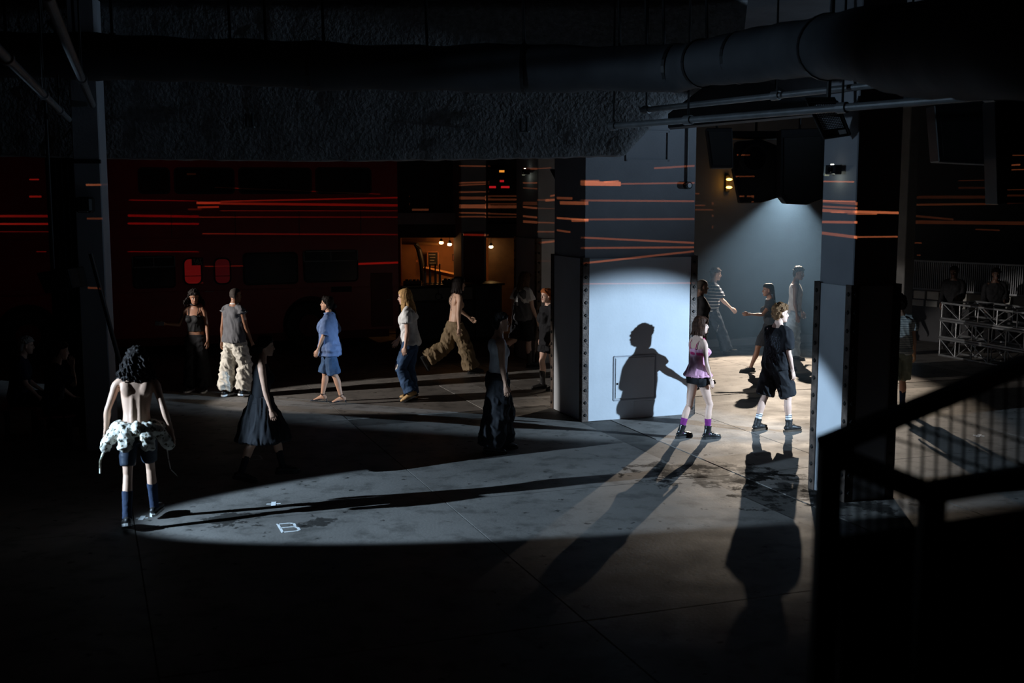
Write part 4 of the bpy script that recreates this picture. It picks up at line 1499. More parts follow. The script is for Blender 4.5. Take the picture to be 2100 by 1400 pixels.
class Person:
    def __init__(s, name, label, at_px, yaw, h=1.75, sex='m', skin='fair', lean=3, side=0, twist=0, hyaw=0, hpitch=0, hroll=0, larm=(5, 8, 12, 0), rarm=(5, 8, 12, 0), lleg=(0, 2, 3), rleg=(0, 2, 3),
                 lfoot=(0, 8), rfoot=(0, 8), anchor='L', bulk=1.0, curl=25, lcurl=None, rcurl=None, hip=0.0, wrist=(0, 0), seat=None, skin_mat=None, voxel=0.0095):
        s.k = h / 1.75
        k = s.k
        s.sex, s.bulk = sex, bulk
        s.vx = voxel
        PV = rz(0)
        s.PV = PV
        # spine
        s.zs = np.linspace(.80, 1.56, 39)
        s.pos, s.fr = [], []
        p = V3(0, 0, .80)
        for i, z in enumerate(s.zs):
            t = min(1, max(0, (z - .93) / .30))
            t = t * t * (3 - 2 * t)
            R = rz(twist * DEG * t) @ rx(-lean * DEG * t) @ ry(side * DEG * t)
            if i:
                p = p + R @ V3(0, 0, s.zs[1] - s.zs[0])
            s.pos.append(p.copy())
            s.fr.append(R)
        ns_ = s.spine(1.50)
        s.T = ns_[1]
        sw = .178 if sex == 'm' else .157
        s.sw = sw
        # head: follows the torso half way, then its own turn
        Rn = rz(twist * DEG) @ rx(-(lean * .6 + hpitch * .45) * DEG)
        s.HR = rz((twist + hyaw) * DEG) @ rx(-(lean * .25 + hpitch) * DEG) @ ry(hroll * DEG)
        s.neck0 = ns_[0]
        s.neck1 = s.neck0 + Rn @ V3(0, .012, .085)
        s.HC = s.neck1 + s.HR @ V3(0, .012, .072)
        # arms
        s.arm = {}
        for sd, sg, (fl, ab, el, tw), cu in (('L', -1, larm, lcurl), ('R', 1, rarm, rcurl)):
            S = s.spine(1.435)[0] + s.T @ V3(sg * sw, -.012, -.012)
            M = s.T @ ry(-sg * ab * DEG) @ rx(fl * DEG)
            E = S + M @ V3(0, 0, -.295)
            F = M @ rz(sg * tw * DEG) @ rx(el * DEG)
            Wp = E + F @ V3(0, 0, -.245)
            H = F @ rx(wrist[0] * DEG)
            s.arm[sd] = dict(S=S, E=E, W=Wp, M=M, F=F, H=H, sg=sg, curl=curl if cu is None else cu)
        # legs
        s.leg = {}
        zmin = 9
        for sd, sg, (fl, ab, kn), (fp, fo) in (('L', -1, lleg, lfoot), ('R', 1, rleg, rfoot)):
            Hp = V3(sg * .088, -.002, .915)
            M = PV @ ry(-sg * ab * DEG) @ rx(fl * DEG)
            K = Hp + M @ V3(0, 0, -.425)
            Sh = M @ rx(-kn * DEG)
            A = K + Sh @ V3(0, 0, -.410)
            F = rz(-sg * fo * DEG) @ rx(fp * DEG)
            O = A - F @ V3(0, 0, .080)
            for pt in ((0, -.06, 0), (0, .17, 0)):
                zmin = min(zmin, (O + F @ V3(*pt))[2])
            s.leg[sd] = dict(H=Hp, K=K, A=A, M=M, Sh=Sh, F=F, O=O, sg=sg)
        dz = V3(0, 0, -zmin + .012)
        if seat is not None:
            dz = V3(0, 0, seat - .86)
        s.pos = [q + dz for q in s.pos]
        for n_ in ('neck0', 'neck1', 'HC'):
            setattr(s, n_, getattr(s, n_) + dz)
        for d in list(s.arm.values()):
            for n_ in 'SEW':
                d[n_] = d[n_] + dz
        for d in list(s.leg.values()):
            for n_ in 'HKAO':
                d[n_] = d[n_] + dz
        # place so that the anchor foot stands on the measured floor point
        ya = yaw * DEG
        g = G(*at_px)
        Ow = rz(ya) @ (s.leg[anchor]['O'] * k) if anchor in 'LR' else V3(0, 0, 0)
        s.root = thing(name, label, 'person', (g.x - Ow[0], g.y - Ow[1], 0), ya)
        s.skin = skin_mat or SKIN[skin]
        s.body()
        s.face()

    # spine lookup
    def spine(s, z):
        i = int(round((z - .80) / (s.zs[1] - s.zs[0])))
        i = max(0, min(len(s.zs) - 1, i))
        f = (z - s.zs[i])
        return s.pos[i] + s.fr[i] @ V3(0, 0, f), s.fr[i]

    def sc(s, g):
        g.v = [(v[0] * s.k, v[1] * s.k, v[2] * s.k) for v in g.v]
        return g

    def torso_rings(s, g, z0, z1, off, e=2.3, n=26, step=.03, wmax=None, shape=None):
        """off: number or function of z giving (extra width, extra front, extra back)"""
        zs = [z0 + (z1 - z0) * i / max(1, int((z1 - z0) / step)) for i in range(int((z1 - z0) / step) + 1)]
        rr = []
        for z in zs:
            hw, hd, yo = interp(TORSO[s.sex], z)
            hw *= s.bulk
            hd *= s.bulk
            ow, of, ob = off(z) if callable(off) else (off, off, off)
            p, R = s.spine(z)
            w2 = hw + ow
            if wmax:
                w2 = min(w2, wmax(z))
            rr.append([p + R @ V3(x, y, 0) for x, y in sell(w2, yo + hd + of, yo - hd - ob, n, e)])
        g.rings(rr)

    def leg_pts(s, sd, f):
        """point on the leg: 0 hip, 1 knee, 2 ankle"""
        d = s.leg[sd]
        return d['H'] + (d['K'] - d['H']) * f if f <= 1 else d['K'] + (d['A'] - d['K']) * (f - 1)

    def arm_pts(s, sd, f):
        d = s.arm[sd]
        return d['S'] + (d['E'] - d['S']) * f if f <= 1 else d['E'] + (d['W'] - d['E']) * (f - 1)

    def body(s):
        g = Geo()
        b = s.bulk
        fem = s.sex == 'f'
        s.torso_rings(g, .83, 1.52, 0)
        for sd in 'LR':
            d = s.leg[sd]
            t = 1.03 if fem else 1.0
            back = d['Sh'] @ V3(0, -1, 0)
            sx = d['M'] @ V3(1, 0, 0)
            g.tube([(d['H'] + V3(0, 0, .03), .078 * b * t, .085 * b * t), (s.leg_pts(sd, .25), .080 * b * t, .084 * b * t), (s.leg_pts(sd, .6), .066 * b * t, .070 * b * t), (s.leg_pts(sd, .88), .052 * b, .056 * b),
                    (d['K'] + d['M'] @ V3(0, .006, 0), .050 * b, .054 * b), (s.leg_pts(sd, 1.16) + back * .008, .050 * b, .053 * b), (s.leg_pts(sd, 1.36) + back * .013, .053 * b, .057 * b), (s.leg_pts(sd, 1.65) + back * .005, .040 * b, .043 * b),
                    (s.leg_pts(sd, 1.90), .032 * b, .036 * b), (d['A'], .033, .038)], sx)
            O, F = d['O'], d['F']
            q = lambda x, y, z: O + F @ V3(x, y, z)
            g.tube([(q(0, -.045, .04), .028, .036), (q(0, .0, .05), .031, .046), (q(0, .06, .042), .036, .036), (q(.004 * d['sg'], .115, .028), .042, .024), (q(0, .165, .018), .036, .014)], F @ V3(1, 0, 0))
            # buttock
            g.ell(V3(d['sg'] * .078, -.062, .0) + s.spine(.90)[0], (.075 * b, .062 * b, .080 * b))
            a = s.arm[sd]
            ax = a['M'] @ V3(1, 0, 0)
            th = .86 if fem else 1.0
            g.tube([(a['S'] - a['M'] @ V3(0, 0, -.01) + s.T @ V3(-a['sg'] * .035, 0, .0), .050 * b * th, .056 * b * th), (s.arm_pts(sd, .12), .051 * b * th, .056 * b * th), (s.arm_pts(sd, .45), .043 * b * th, .050 * b * th), (s.arm_pts(sd, .85), .036 * b * th, .040 * b * th), (a['E'], .036 * b * th, .038 * b * th),
                    (s.arm_pts(sd, 1.25), .040 * b * th, .040 * b * th), (s.arm_pts(sd, 1.6), .032 * b * th, .030 * b * th), (s.arm_pts(sd, 1.93), .027 * th, .022 * th), (a['W'] + a['F'] @ V3(0, 0, -.015), .028 * th, .020 * th)], ax)
        # long back muscles either side of the spine, shoulder blades and chest
        if not fem:
            for sg in (-1, 1):
                ks = []
                for z, r in ((.98, .026), (1.06, .031), (1.15, .030), (1.25, .027), (1.34, .024)):
                    hw, hd, yo = interp(TORSO[s.sex], z)
                    p, R = s.spine(z)
                    ks.append((p + R @ V3(sg * .036, yo - hd * b + .0225, 0), r))
                g.tube(ks, (1, 0, 0), n=10)
        for sg in (-1, 1):
            p, R = s.spine(1.34)
            if not fem:
                g.ell(p + R @ V3(sg * .085, -.074, .01), (.066, .036, .085), R @ ry(sg * .25))
                p2, R2 = s.spine(1.29)
                g.ell(p2 + R2 @ V3(sg * .075, .088, .0), (.072, .030, .055), R2)
            else:
                p2, R2 = s.spine(1.275)
                g.ell(p2 + R2 @ V3(sg * .066, .100, -.005), (.056, .048, .056), R2)
            # trapezius
            pn, Rn = s.spine(1.46)
            g.tube([(s.neck0 + s.T @ V3(sg * .02, -.02, .045), .030, .030), (pn + Rn @ V3(sg * .075, -.022, .0), .034, .036), (s.arm['R' if sg > 0 else 'L']['S'] + s.T @ V3(-sg * .03, -.005, .01), .042, .048)], (0, 1, 0), n=10)
        nr = .058 if not fem else .049
        g.tube([(s.neck0 + s.T @ V3(0, -.006, -.05), nr * 1.15), (s.neck0 + s.T @ V3(0, -.004, .02), nr), (s.neck1, nr * .97), (s.HC + s.HR @ V3(0, -.022, -.05), nr * .98)], s.HR @ V3(1, 0, 0), n=14)
        # head
        gh = Geo()
        rr = []
        q = lambda x, y, z: s.HC + s.HR @ V3(x, y, z)
        tab = HEAD
        z = -.116
        while z <= .1151:
            hw, yf, yb = interp(tab, z)
            if fem:
                hw *= .95
            ring = []
            for x, y in sell(hw, yf, yb, 30, 2.15):
                # eye hollows
                if y > 0:
                    e = math.exp(-((abs(x) - .033) / .016) ** 2 - ((z - .004) / .014) ** 2)
                    y -= .010 * e
                    c = math.exp(-((abs(x) - .042) / .018) ** 2 - ((z + .028) / .02) ** 2)
                    y += .004 * c
                    mth = math.exp(-(x / .02) ** 2 - ((z + .060) / .007) ** 2)
                    y -= .003 * mth
                ring.append(q(x, y, z))
            rr.append(ring)
            z += .0077
        gh.rings(rr)
        gh.tube([(q(0, .080, .022), .007, .008), (q(0, .094, -.004), .0085, .010), (q(0, .107, -.026), .011, .011), (q(0, .098, -.034), .013, .009)], s.HR @ V3(1, 0, 0), n=10, sub=3)
        gh.ell(q(.010, .094, -.033), (.008, .009, .007), s.HR)
        gh.ell(q(-.010, .094, -.033), (.008, .009, .007), s.HR)
        gh.ell(q(0, .090, -.056), (.021, .009, .006), s.HR)
        gh.ell(q(0, .088, -.067), (.018, .009, .007), s.HR)
        gh.ell(q(0, .080, -.100), (.022, .014, .014), s.HR)
        for sg in (-1, 1):
            gh.ell(q(sg * .074, -.006, -.004), (.009, .019, .031), s.HR @ rz(-sg * .35))
            gh.ell(q(sg * .070, .004, -.030), (.008, .010, .010), s.HR)
        gh.tube([(s.neck1, nr * .93), (s.HC + s.HR @ V3(0, -.020, -.05), nr * .95)], s.HR @ V3(1, 0, 0), n=14)
        # hands
        ex = [(s.sc(gh), .0062 * s.k, 2)]
        for sd in 'LR':
            a = s.arm[sd]
            gm = Geo()
            R, sg, cu = a['H'], a['sg'], a['curl'] * DEG
            # hand axes: x across (thumb forward), fingers along -z, palm towards the thigh
            pn_ = R @ V3(-sg, 0, 0)
            fw = R @ V3(0, 1, 0)
            dn = R @ V3(0, 0, -1)
            o = a['W']
            hs = .92 if fem else 1.0
            gm.tube([(o - dn * .02, .026 * hs, .019 * hs), (o + dn * .015, .029 * hs, .018 * hs), (o + dn * .05 * hs, .038 * hs, .016 * hs), (o + dn * .085 * hs, .040 * hs, .014 * hs)], fw, n=12)
            for i, (off, ln_, r) in enumerate(((.030, .070, .0088), (.010, .078, .0092), (-.011, .073, .0088), (-.031, .057, .0078))):
                p = o + dn * (.088 - .004 * abs(i - 1)) * hs + fw * off * hs
                ks = [(p - dn * .012, r * hs)]
                ang = cu * .45
                for seg, fr in ((.45, 1.0), (.30, 1.1), (.25, .9)):
                    dr = unit(dn * math.cos(ang) + pn_ * math.sin(ang) + fw * off * .8)
                    p = p + dr * ln_ * seg * hs
                    ks.append((p, r * (1 - .10 * len(ks)) * hs))
                    ang += cu * fr
                gm.tube(ks, fw, n=8, sub=3)
            p = o + dn * .028 * hs + fw * .024 * hs + pn_ * .006
            d1 = unit(dn * .75 + fw * .62 + pn_ * .25)
            d2 = unit(dn * .93 + fw * .25 + pn_ * .35)
            gm.tube([(p, .014 * hs), (p + d1 * .032 * hs, .0115 * hs), (p + d1 * .032 * hs + d2 * .028 * hs, .0098 * hs), (p + d1 * .032 * hs + d2 * .050 * hs, .0078 * hs)], pn_, n=8, sub=3)
            ex.append((s.sc(gm), .0046 * s.k, 1))
        job('body', s.sc(g), s.skin, s.root, s.vx * s.k, 4, None, ex)

    def face(s):
        q = lambda x, y, z: Vector((s.HC + s.HR @ V3(x, y, z)) * s.k)
        for sg in (-1, 1):
            bm = nb()
            ball(bm, (0, 0, 0), (.0135 * s.k, .006 * s.k, .0068 * s.k), 2)
            R = Matrix([[float(c) for c in row] for row in s.HR]).to_4x4()
            bmesh.ops.transform(bm, matrix=Matrix.Translation(q(sg * .033, .0765, .003)) @ R, verts=bm.verts)
            e = obj('eye', bm, M_EYE, s.root, smooth=True)
            bm = nb()
            ball(bm, (0, 0, 0), (.0060 * s.k, .003 * s.k, .0060 * s.k), 1)
            bmesh.ops.transform(bm, matrix=Matrix.Translation(q(sg * .033, .0815, .003)) @ R, verts=bm.verts)
            obj('iris', bm, M_IRIS, e, smooth=True)
            bm = nb()
            pipe(bm, [q(sg * .016, .0865, .020), q(sg * .034, .0850, .0245), q(sg * .052, .0740, .019)], [.0028 * s.k, .0034 * s.k, .002 * s.k], 6)
            obj('eyebrow', bm, M_BROW, s.root)
        bm = nb()
        pipe(bm, [q(-.022, .0885, -.0605), q(-.010, .0985, -.0590), q(0, .0995, -.0600), q(.010, .0985, -.0590), q(.022, .0885, -.0605)], [.002 * s.k, .0050 * s.k, .0054 * s.k, .0050 * s.k, .002 * s.k], 6)
        obj('lips', bm, M_LIPS, s.root)

    # ---------------- clothing
    def top(s, name, m, hem=.93, off=.022, hemw=None, sleeve=None, srad=.070, fold=(.010, (9, 9, 4), .5), neck=1.475, shoulder=None, back_only=False, label=None, cover=None):
        g = Geo()
        hw_h, hd_h, _ = interp(TORSO[s.sex], hem)

        def of(z):
            t = max(0, min(1, (1.32 - z) / (1.32 - hem)))
            ex = off
            if hemw:
                ex = off + (hemw - off) * t
            up = max(0, min(1, (z - 1.36) / .10))
            ex = ex * (1 - up) + .010 * up
            # hang straight from the chest instead of following the waist
            hw, hd, yo = interp(TORSO[s.sex], z)
            chest = interp(TORSO[s.sex], 1.30)
            wst = max(0, chest[0] * .97 - hw) if z < 1.30 else 0
            dpt = max(0, chest[1] * .93 - hd) if z < 1.30 else 0
            return (ex + wst * s.bulk, ex * .9 + dpt * s.bulk, ex * .9 + dpt * s.bulk)

        s.torso_rings(g, hem, neck, of, 2.3, wmax=shoulder)
        o2 = max(off, .010)
        for sg in (-1, 1):
            p, R = s.spine(1.34)
            p2, R2 = s.spine(1.275)
            if s.sex == 'm':
                if neck > 1.40 and hem < 1.3:
                    g.ell(p + R @ V3(sg * .082, -.074, .01), (.066 + o2 * .6, .036 + o2, .085 + o2 * .6), R @ ry(sg * .25))
                    g.ell(p2 + R2 @ V3(sg * .075, .088, .015), (.072 + o2 * .6, .030 + o2, .055 + o2), R2)
            else:
                g.ell(p2 + R2 @ V3(sg * .066, .100, -.005), (.056 + o2, .048 + o2, .056 + o2 * 1.4), R2)
            if hem < .95:
                g.ell(V3(sg * .078, -.062, .02) + s.spine(.92)[0], (.09 + o2 * .8, .070 + o2, .085))
            if not shoulder:
                pn, Rn = s.spine(1.46)
                g.tube([(pn + Rn @ V3(sg * .052, -.018, -.006), .044, .046), (pn + Rn @ V3(sg * .085, -.022, -.006), .052, .054), (s.arm['R' if sg > 0 else 'L']['S'] + s.T @ V3(-sg * .02, -.004, .004), .056, .062)], (0, 1, 0), n=10)
        if sleeve:
            for sd in 'LR':
                a = s.arm[sd]
                ax = a['M'] @ V3(1, 0, 0)
                ks = [(a['S'] + s.T @ V3(-a['sg'] * .06, 0, -.01), .056, .062), (s.arm_pts(sd, .05), .060, .066)]
                nseg = 4 if sleeve <= 1 else 7
                for i in range(1, nseg + 1):
                    f = .05 + (sleeve - .05) * i / nseg
                    r = .062 + (srad - .062) * min(1, i / nseg * 1.6)
                    ks.append((s.arm_pts(sd, f), r, r * 1.05))
                g.tube(ks, ax, cap=False)
        job(name, s.sc(g), m, s.root, .0095 * s.k, 3, fold, label=label)

    def cami(s, name, m, hem=.97, top=1.335, off=.012, hemw=.05, strap=True, fold=(.007, (14, 14, 3), .2), label=None, strap_mat=None):
        g = Geo()

        def of(z):
            t = max(0, min(1, (1.22 - z) / (1.22 - hem)))
            e = off + (hemw - off) * t
            return (e, e, e)

        s.torso_rings(g, hem, top, of)
        if s.sex == 'f':
            for sg in (-1, 1):
                p2, R2 = s.spine(1.275)
                g.ell(p2 + R2 @ V3(sg * .066, .104, -.005), (.066, .056, .060), R2)
        job(name, s.sc(g), m, s.root, .0085 * s.k, 2, fold, label=label)
        if strap:
            for sg in (-1, 1):
                bm = nb()
                p0, R0 = s.spine(top - .01)
                hw, hd, yo = interp(TORSO[s.sex], top)
                pts_ = [p0 + R0 @ V3(sg * .075, yo + hd * .93 + .006, 0), s.spine(1.42)[0] + s.T @ V3(sg * .088, .070, 0), s.spine(1.455)[0] + s.T @ V3(sg * .092, .024, .022), s.spine(1.455)[0] + s.T @ V3(sg * .090, -.036, .014), s.spine(1.40)[0] + s.T @ V3(sg * .078, -.094, 0), p0 + R0 @ V3(sg * .065, yo - hd - .008, 0)]
                pipe(bm, [Vector(p * s.k) for p in pts_], .0065 * s.k, 6)
                obj('strap', bm, strap_mat or m, s.root)

    def pants(s, name, m, prof, length=2.0, waist=1.02, off=.014, fold=(.012, (7, 7, 9), .6), label=None, vox=.0098):
        """prof: radii of each trouser leg at hip, mid thigh, knee, mid calf, hem"""
        g = Geo()
        s.torso_rings(g, .815, waist, (lambda z: (off + (.012 if z < .88 else 0), off + (.012 if z < .88 else 0), off + .006)))
        for sd in 'LR':
            d = s.leg[sd]
            sx = d['M'] @ V3(1, 0, 0)
            ks = []
            fr = [0, .30, .62, .95, 1.25, 1.6, 2.0]
            tabr = [prof[0], prof[0], prof[1], prof[2], (prof[2] + prof[3]) / 2, prof[3], prof[4]]
            rr_ = [(f, r) for f, r in zip(fr, tabr)]
            n = 8
            for i in range(n + 1):
                f = length * i / n
                r = np.interp(f, fr, tabr)
                p = s.leg_pts(sd, f) if f > 0 else d['H'] + V3(0, 0, .03)
                ks.append((p, r, r * 1.05))
            g.tube(ks, sx, cap=False, n=18)
            g.ell(V3(d['sg'] * .080, -.064, .0) + s.spine(.90)[0], (.088, .070, .092))
        job(name, s.sc(g), m, s.root, vox * s.k, 3, (*fold[:3], (s.spine(.98)[0][2]) * s.k), label=label)

    def skirt(s, name, m, prof, fold=(.016, (16, 16, 2), .1), label=None):
        """prof: list of (height, half width, half depth, forward shift)"""
        g = Geo()
        rr = []
        for i in range(len(prof) - 1):
            for k in range(5):
                t = k / 5
                z, hw, hd, yo = [prof[i][c] + (prof[i + 1][c] - prof[i][c]) * t for c in range(4)]
                p = s.spine(max(z, .82))[0].copy()
                p[2] += min(0, z - .82)
                R = s.spine(max(z, .82))[1]
                rr.append([p + R @ V3(x, y, 0) for x, y in sell(hw, yo + hd, yo - hd, 28, 2.0)])
        g.rings(rr)
        job(name, s.sc(g), m, s.root, .0098 * s.k, 2, fold, label=label)

    def socks(s, m, f0=1.55, r=.043, label=None, band=None):
        for sd in 'LR':
            d = s.leg[sd]
            g = Geo()
            sx = d['M'] @ V3(1, 0, 0)
            back = d['Sh'] @ V3(0, -1, 0)
            g.tube([(s.leg_pts(sd, f0) + back * .010 * (1 if f0 < 1.6 else .4), r * (1.12 if f0 < 1.6 else 1.0)), (s.leg_pts(sd, (f0 + 1.9) / 2) + back * .005, r), (s.leg_pts(sd, 1.92), r * .93), (d['A'] + d['F'] @ V3(0, 0, -.02), r)], sx, cap=False)
            job('sock', s.sc(g), m, s.root, .007 * s.k, 1, (.002, (30, 30, 40), 0), label=label)

    def shoes(s, m, kind='boot', sole=None, shaft=1.72, lace=True, label=None, wid=1.0, sole_h=.028):
        for sd in 'LR':
            d = s.leg[sd]
            O, F = d['O'], d['F']
            q = lambda x, y, z: O + F @ V3(x, y, z)
            g = Geo()
            sx = F @ V3(1, 0, 0)
            w_ = wid
            zb = .010
            if kind == 'heel':
                g.tube([(q(0, .055, .018), .036, .016), (q(0, .12, .020), .042, .020), (q(0, .165, .016), .034, .014), (q(0, .225, .010), .010, .007)], sx, n=12)
                g.tube([(q(0, -.05, .030), .026, .010), (q(0, .0, .020), .028, .008), (q(0, .06, .008), .034, .008)], sx, n=10)
                job('shoe', s.sc(g), m, s.root, .006 * s.k, 1, label=label)
                bm = nb()
                rod(bm, Vector(q(0, -.05, .03) * s.k), Vector(q(0, -.062, -.03) * s.k), .010 * s.k, 8, .006 * s.k)
                obj('heel', bm, m, s.root)
                bm = nb()
                ring = [s.leg_pts(sd, 1.93) + d['Sh'] @ V3(.044 * math.cos(a), .048 * math.sin(a), 0) for a in np.linspace(0, 2 * math.pi, 15)]
                pipe(bm, [Vector(p * s.k) for p in ring], .005 * s.k, 6)
                obj('ankle_strap', bm, sole or m, s.root)
                bm = nb()
                for sg in (-1, 1):
                    pipe(bm, [Vector(p * s.k) for p in (q(sg * .030, -.03, .035), q(sg * .034, -.02, .075), s.leg_pts(sd, 1.93) + d['Sh'] @ V3(sg * .03, .034, 0))], .0045 * s.k, 6)
                obj('side_strap', bm, sole or m, s.root)
                continue
            # upper
            g.tube([(q(0, -.052, zb + .032), .034 * w_, .034), (q(0, -.01, zb + .038), .036 * w_, .046), (q(0, .05, zb + .036), .040 * w_, .040), (q(.003 * d['sg'], .11, zb + .028), .047 * w_, .033), (q(.002 * d['sg'], .165, zb + .022), .045 * w_, .028), (q(0, .195, zb + .018), .034 * w_, .020)], sx, n=16)
            if kind in ('boot', 'hitop'):
                ks = [(q(0, -.012, .05), .044, .050), (d['A'] + F @ V3(0, -.004, .0), .045, .051), (s.leg_pts(sd, (2.0 + shaft) / 2), .046, .050), (s.leg_pts(sd, shaft), .050, .054)]
                g.tube(ks, sx, cap=False)
            shoe = None
            job('shoe', s.sc(g), m, s.root, .007 * s.k, 2, (.0025, (20, 20, 20), .3), label=label)
            # sole
            bm = nb()
            out = []
            for (x, y) in ((.0, -.092), (.026, -.082), (.036, -.05), (.036, .0), (.038, .05), (.048, .11), (.047, .165), (.034, .205), (.012, .222), (-.012, .222), (-.034, .205), (-.047, .165), (-.048, .11), (-.038, .05), (-.036, .0), (-.036, -.05), (-.026, -.082)):
                out.append(Vector(q(x * w_ * 1.04, y, -.012) * s.k))
            prism(bm, out, sole_h * s.k, Vector(F @ V3(0, 0, 1)))
            obj('sole', bm, sole or M_RUBBER, s.root)
            if lace:
                bm = nb()
                for i in range(4):
                    f = i / 3
                    c = q(0, .115 - .075 * f, .055 + .035 * f + zb)
                    pipe(bm, [Vector((c + F @ V3(-.022, -.004, -.006)) * s.k), Vector((c + F @ V3(0, .006, .006)) * s.k), Vector((c + F @ V3(.022, -.004, -.006)) * s.k)], .004 * s.k, 5)
                obj('laces', bm, M_RUBBER, s.root)

    # ---------------- hair
    def cap(s, g, t=1.0, up=0.0, zlow=-.085):
        rr = []
        q = lambda x, y, z: s.HC + s.HR @ V3(x, y, z)
        z = zlow
        while z < .134:
            hw, yf, yb = interp(HAIRC[::-1], z)
            c = (yf + yb) / 2
            rr.append([q(x * t, (y if y > 0 else y * t), z * (t if z > 0 else 1) + up) for x, y in sell(hw, yf, yb, 26, 2.1)])
            z += .011
        g.rings(rr)

    def hair(s, m, style='short', length=.2, fold=None, seed=1, vol=1.0, part=None, label=None, drape=0.0):
        g = Geo()
        rnd = random.Random(seed)
        q = lambda x, y, z: s.HC + s.HR @ V3(x, y, z)
        if style == 'buzz':
            z = -.07
            rr = []
            while z < .1185:
                hw, yf, yb = interp(HEAD, min(z, .1149))
                c = .997 if z < .112 else .7
                fr = yf + .002 if z > .062 else (.055 if z > .045 else (.018 if z > 0 else -.025))
                rr.append([q(x, y, z) for x, y in sell((hw + .0035) * c, min(fr, yf + .002) * c, (yb - .0035) * c, 26, 2.15)])
                z += .0085
            g.rings(rr)
            job('hair', s.sc(g), m, s.root, .006 * s.k, 1, None, label=label)
            return
        s.cap(g, 1.0 * vol)
        if style in ('curly', 'longcurly', 'bobcurly'):
            n = 150 if style == 'curly' else 110
            for i in range(n):
                az = rnd.uniform(0, 2 * math.pi)
                el = rnd.uniform(-.55 if style == 'curly' else -.3, 1.5)
                fx, fy, fz = math.cos(el) * math.sin(az), math.cos(el) * math.cos(az), math.sin(el)
                if fy > .25 and fz < .42:
                    continue
                r = rnd.uniform(.012, .021)
                ex_ = rnd.uniform(1.0, 1.14)
                g.ell(q(fx * .086 * vol * ex_, -.012 + fy * .100 * vol * ex_, .022 + fz * .110 * vol * ex_), (r, r, r), n=7, m=5)
            if style in ('longcurly', 'bobcurly'):
                for i in range(90 if style == 'longcurly' else 60):
                    az = rnd.uniform(math.pi * .42, math.pi * 1.58)
                    d = rnd.uniform(.065, .105) * vol
                    x0, y0 = d * math.sin(az), -.012 + d * math.cos(az)
                    L = length * rnd.uniform(.55, 1.05)
                    p = q(x0, y0, .0)
                    ks = []
                    down = V3(0, 0, -1)
                    outv = unit((s.HR @ V3(x0, y0 + .012, 0)) * V3(1, 1, .2))
                    for j in range(9):
                        f = j / 8
                        ph = rnd.uniform(0, 6.28) if j == 0 else ph + 1.9
                        wob = V3(math.cos(ph), math.sin(ph), 0) * .012
                        ks.append((p + down * L * f + outv * (.03 * math.sin(f * 2.2)) + V3(x0 * .5 * f, -drape * min(1, f * 1.6), 0) + wob, .011 * (1 - .4 * f)))
                    g.tube(ks, (1, 0, 0), n=6, sub=2)
            job('hair', s.sc(g), m, s.root, .0056 * s.k, 0, (.004, (45, 45, 45), .2), label=label)
            return
        if style in ('long', 'bob', 'shag'):
            a0 = .30 if style == 'long' else .34
            for i in range(46):
                az = math.pi * (a0 + (2 - 2 * a0) * i / 45) + rnd.uniform(-.05, .05)
                x1, y1 = math.sin(az), math.cos(az)
                L = length * rnd.uniform(.82, 1.05)
                down = V3(0, 0, -1)
                p1 = q(.045 * x1, -.012 + .05 * y1, .118)
                p2 = q(.084 * x1 * vol, -.012 + .098 * y1 * vol, .03)
                p3 = q(.084 * x1 * vol, -.014 + .098 * y1 * vol, -.04)
                if y1 < 0 and style == 'long':
                    hd = down + .28 * unit(s.HR @ V3(0, -1, 0))
                else:
                    hd = down
                flick = (s.HR @ V3(x1, y1, 0)) * (.022 if style == 'shag' else .0)
                end = p3 + hd * max(.02, L - .04) + flick + V3(rnd.uniform(-.012, .012), rnd.uniform(-.012, .012), 0)
                g.tube([(p1, .016), (p2, .017), (p3, .016), ((p3 + end) / 2 - flick * .5, .014), (end, .005)], (1, 0, 0), n=7, sub=3)
            # fringe
            if part != 'back':
                for i in range(9):
                    x = -.06 + .015 * i
                    g.tube([(q(x * .5, .03, .125), .012), (q(x, .085, .085), .012), (q(x * 1.25, .088 - abs(x) * .4, .045 - abs(x) * .3), .006)], (1, 0, 0), n=6, sub=3)
            job('hair', s.sc(g), m, s.root, .0062 * s.k, 1, (.003, (60, 60, 9), .1), sf=.35, label=label)
            return
        if style == 'short':
            for i in range(70):
                az = rnd.uniform(0, 2 * math.pi)
                el = rnd.uniform(.1, 1.45)
                fx, fy, fz = math.cos(el) * math.sin(az), math.cos(el) * math.cos(az), math.sin(el)
                if fy > .3 and fz < .45:
                    continue
                p = q(fx * .080 * vol, -.012 + fy * .094 * vol, .02 + fz * .106 * vol)
                t = unit(s.HR @ V3(fx + rnd.uniform(-.5, .5), fy + .6, fz * .2)) * .035
                g.tube([(p - t * .5, .012), (p + t * .4, .010), (p + t, .004)], (1, 0, 0), n=6, sub=2)
        if style in ('bun', 'lowbun'):
            g.ell(q(0, -.128, .01 if style == 'bun' else -.035), (.045, .042, .042))
            for sg in (-1, 1):
                for i in range(5):
                    g.tube([(q(sg * .012, .060 - .012 * i, .122), .010), (q(sg * .055, .066 - .014 * i, .085), .012), (q(sg * .078, .036 - .012 * i, .036), .011), (q(sg * .079, -.022 - .01 * i, -.012), .011), (q(sg * .04, -.095, -.035), .008)], (1, 0, 0), n=6, sub=3)
            for i in range(10):
                x = -.07 + .0155 * i
                g.tube([(q(x * .4, .05, .122), .012), (q(x, .02, .110 - abs(x) * .5), .012), (q(x * .9, -.07, .05), .012), (q(x * .3, -.11, -.01), .008)], (1, 0, 0), n=6, sub=3)
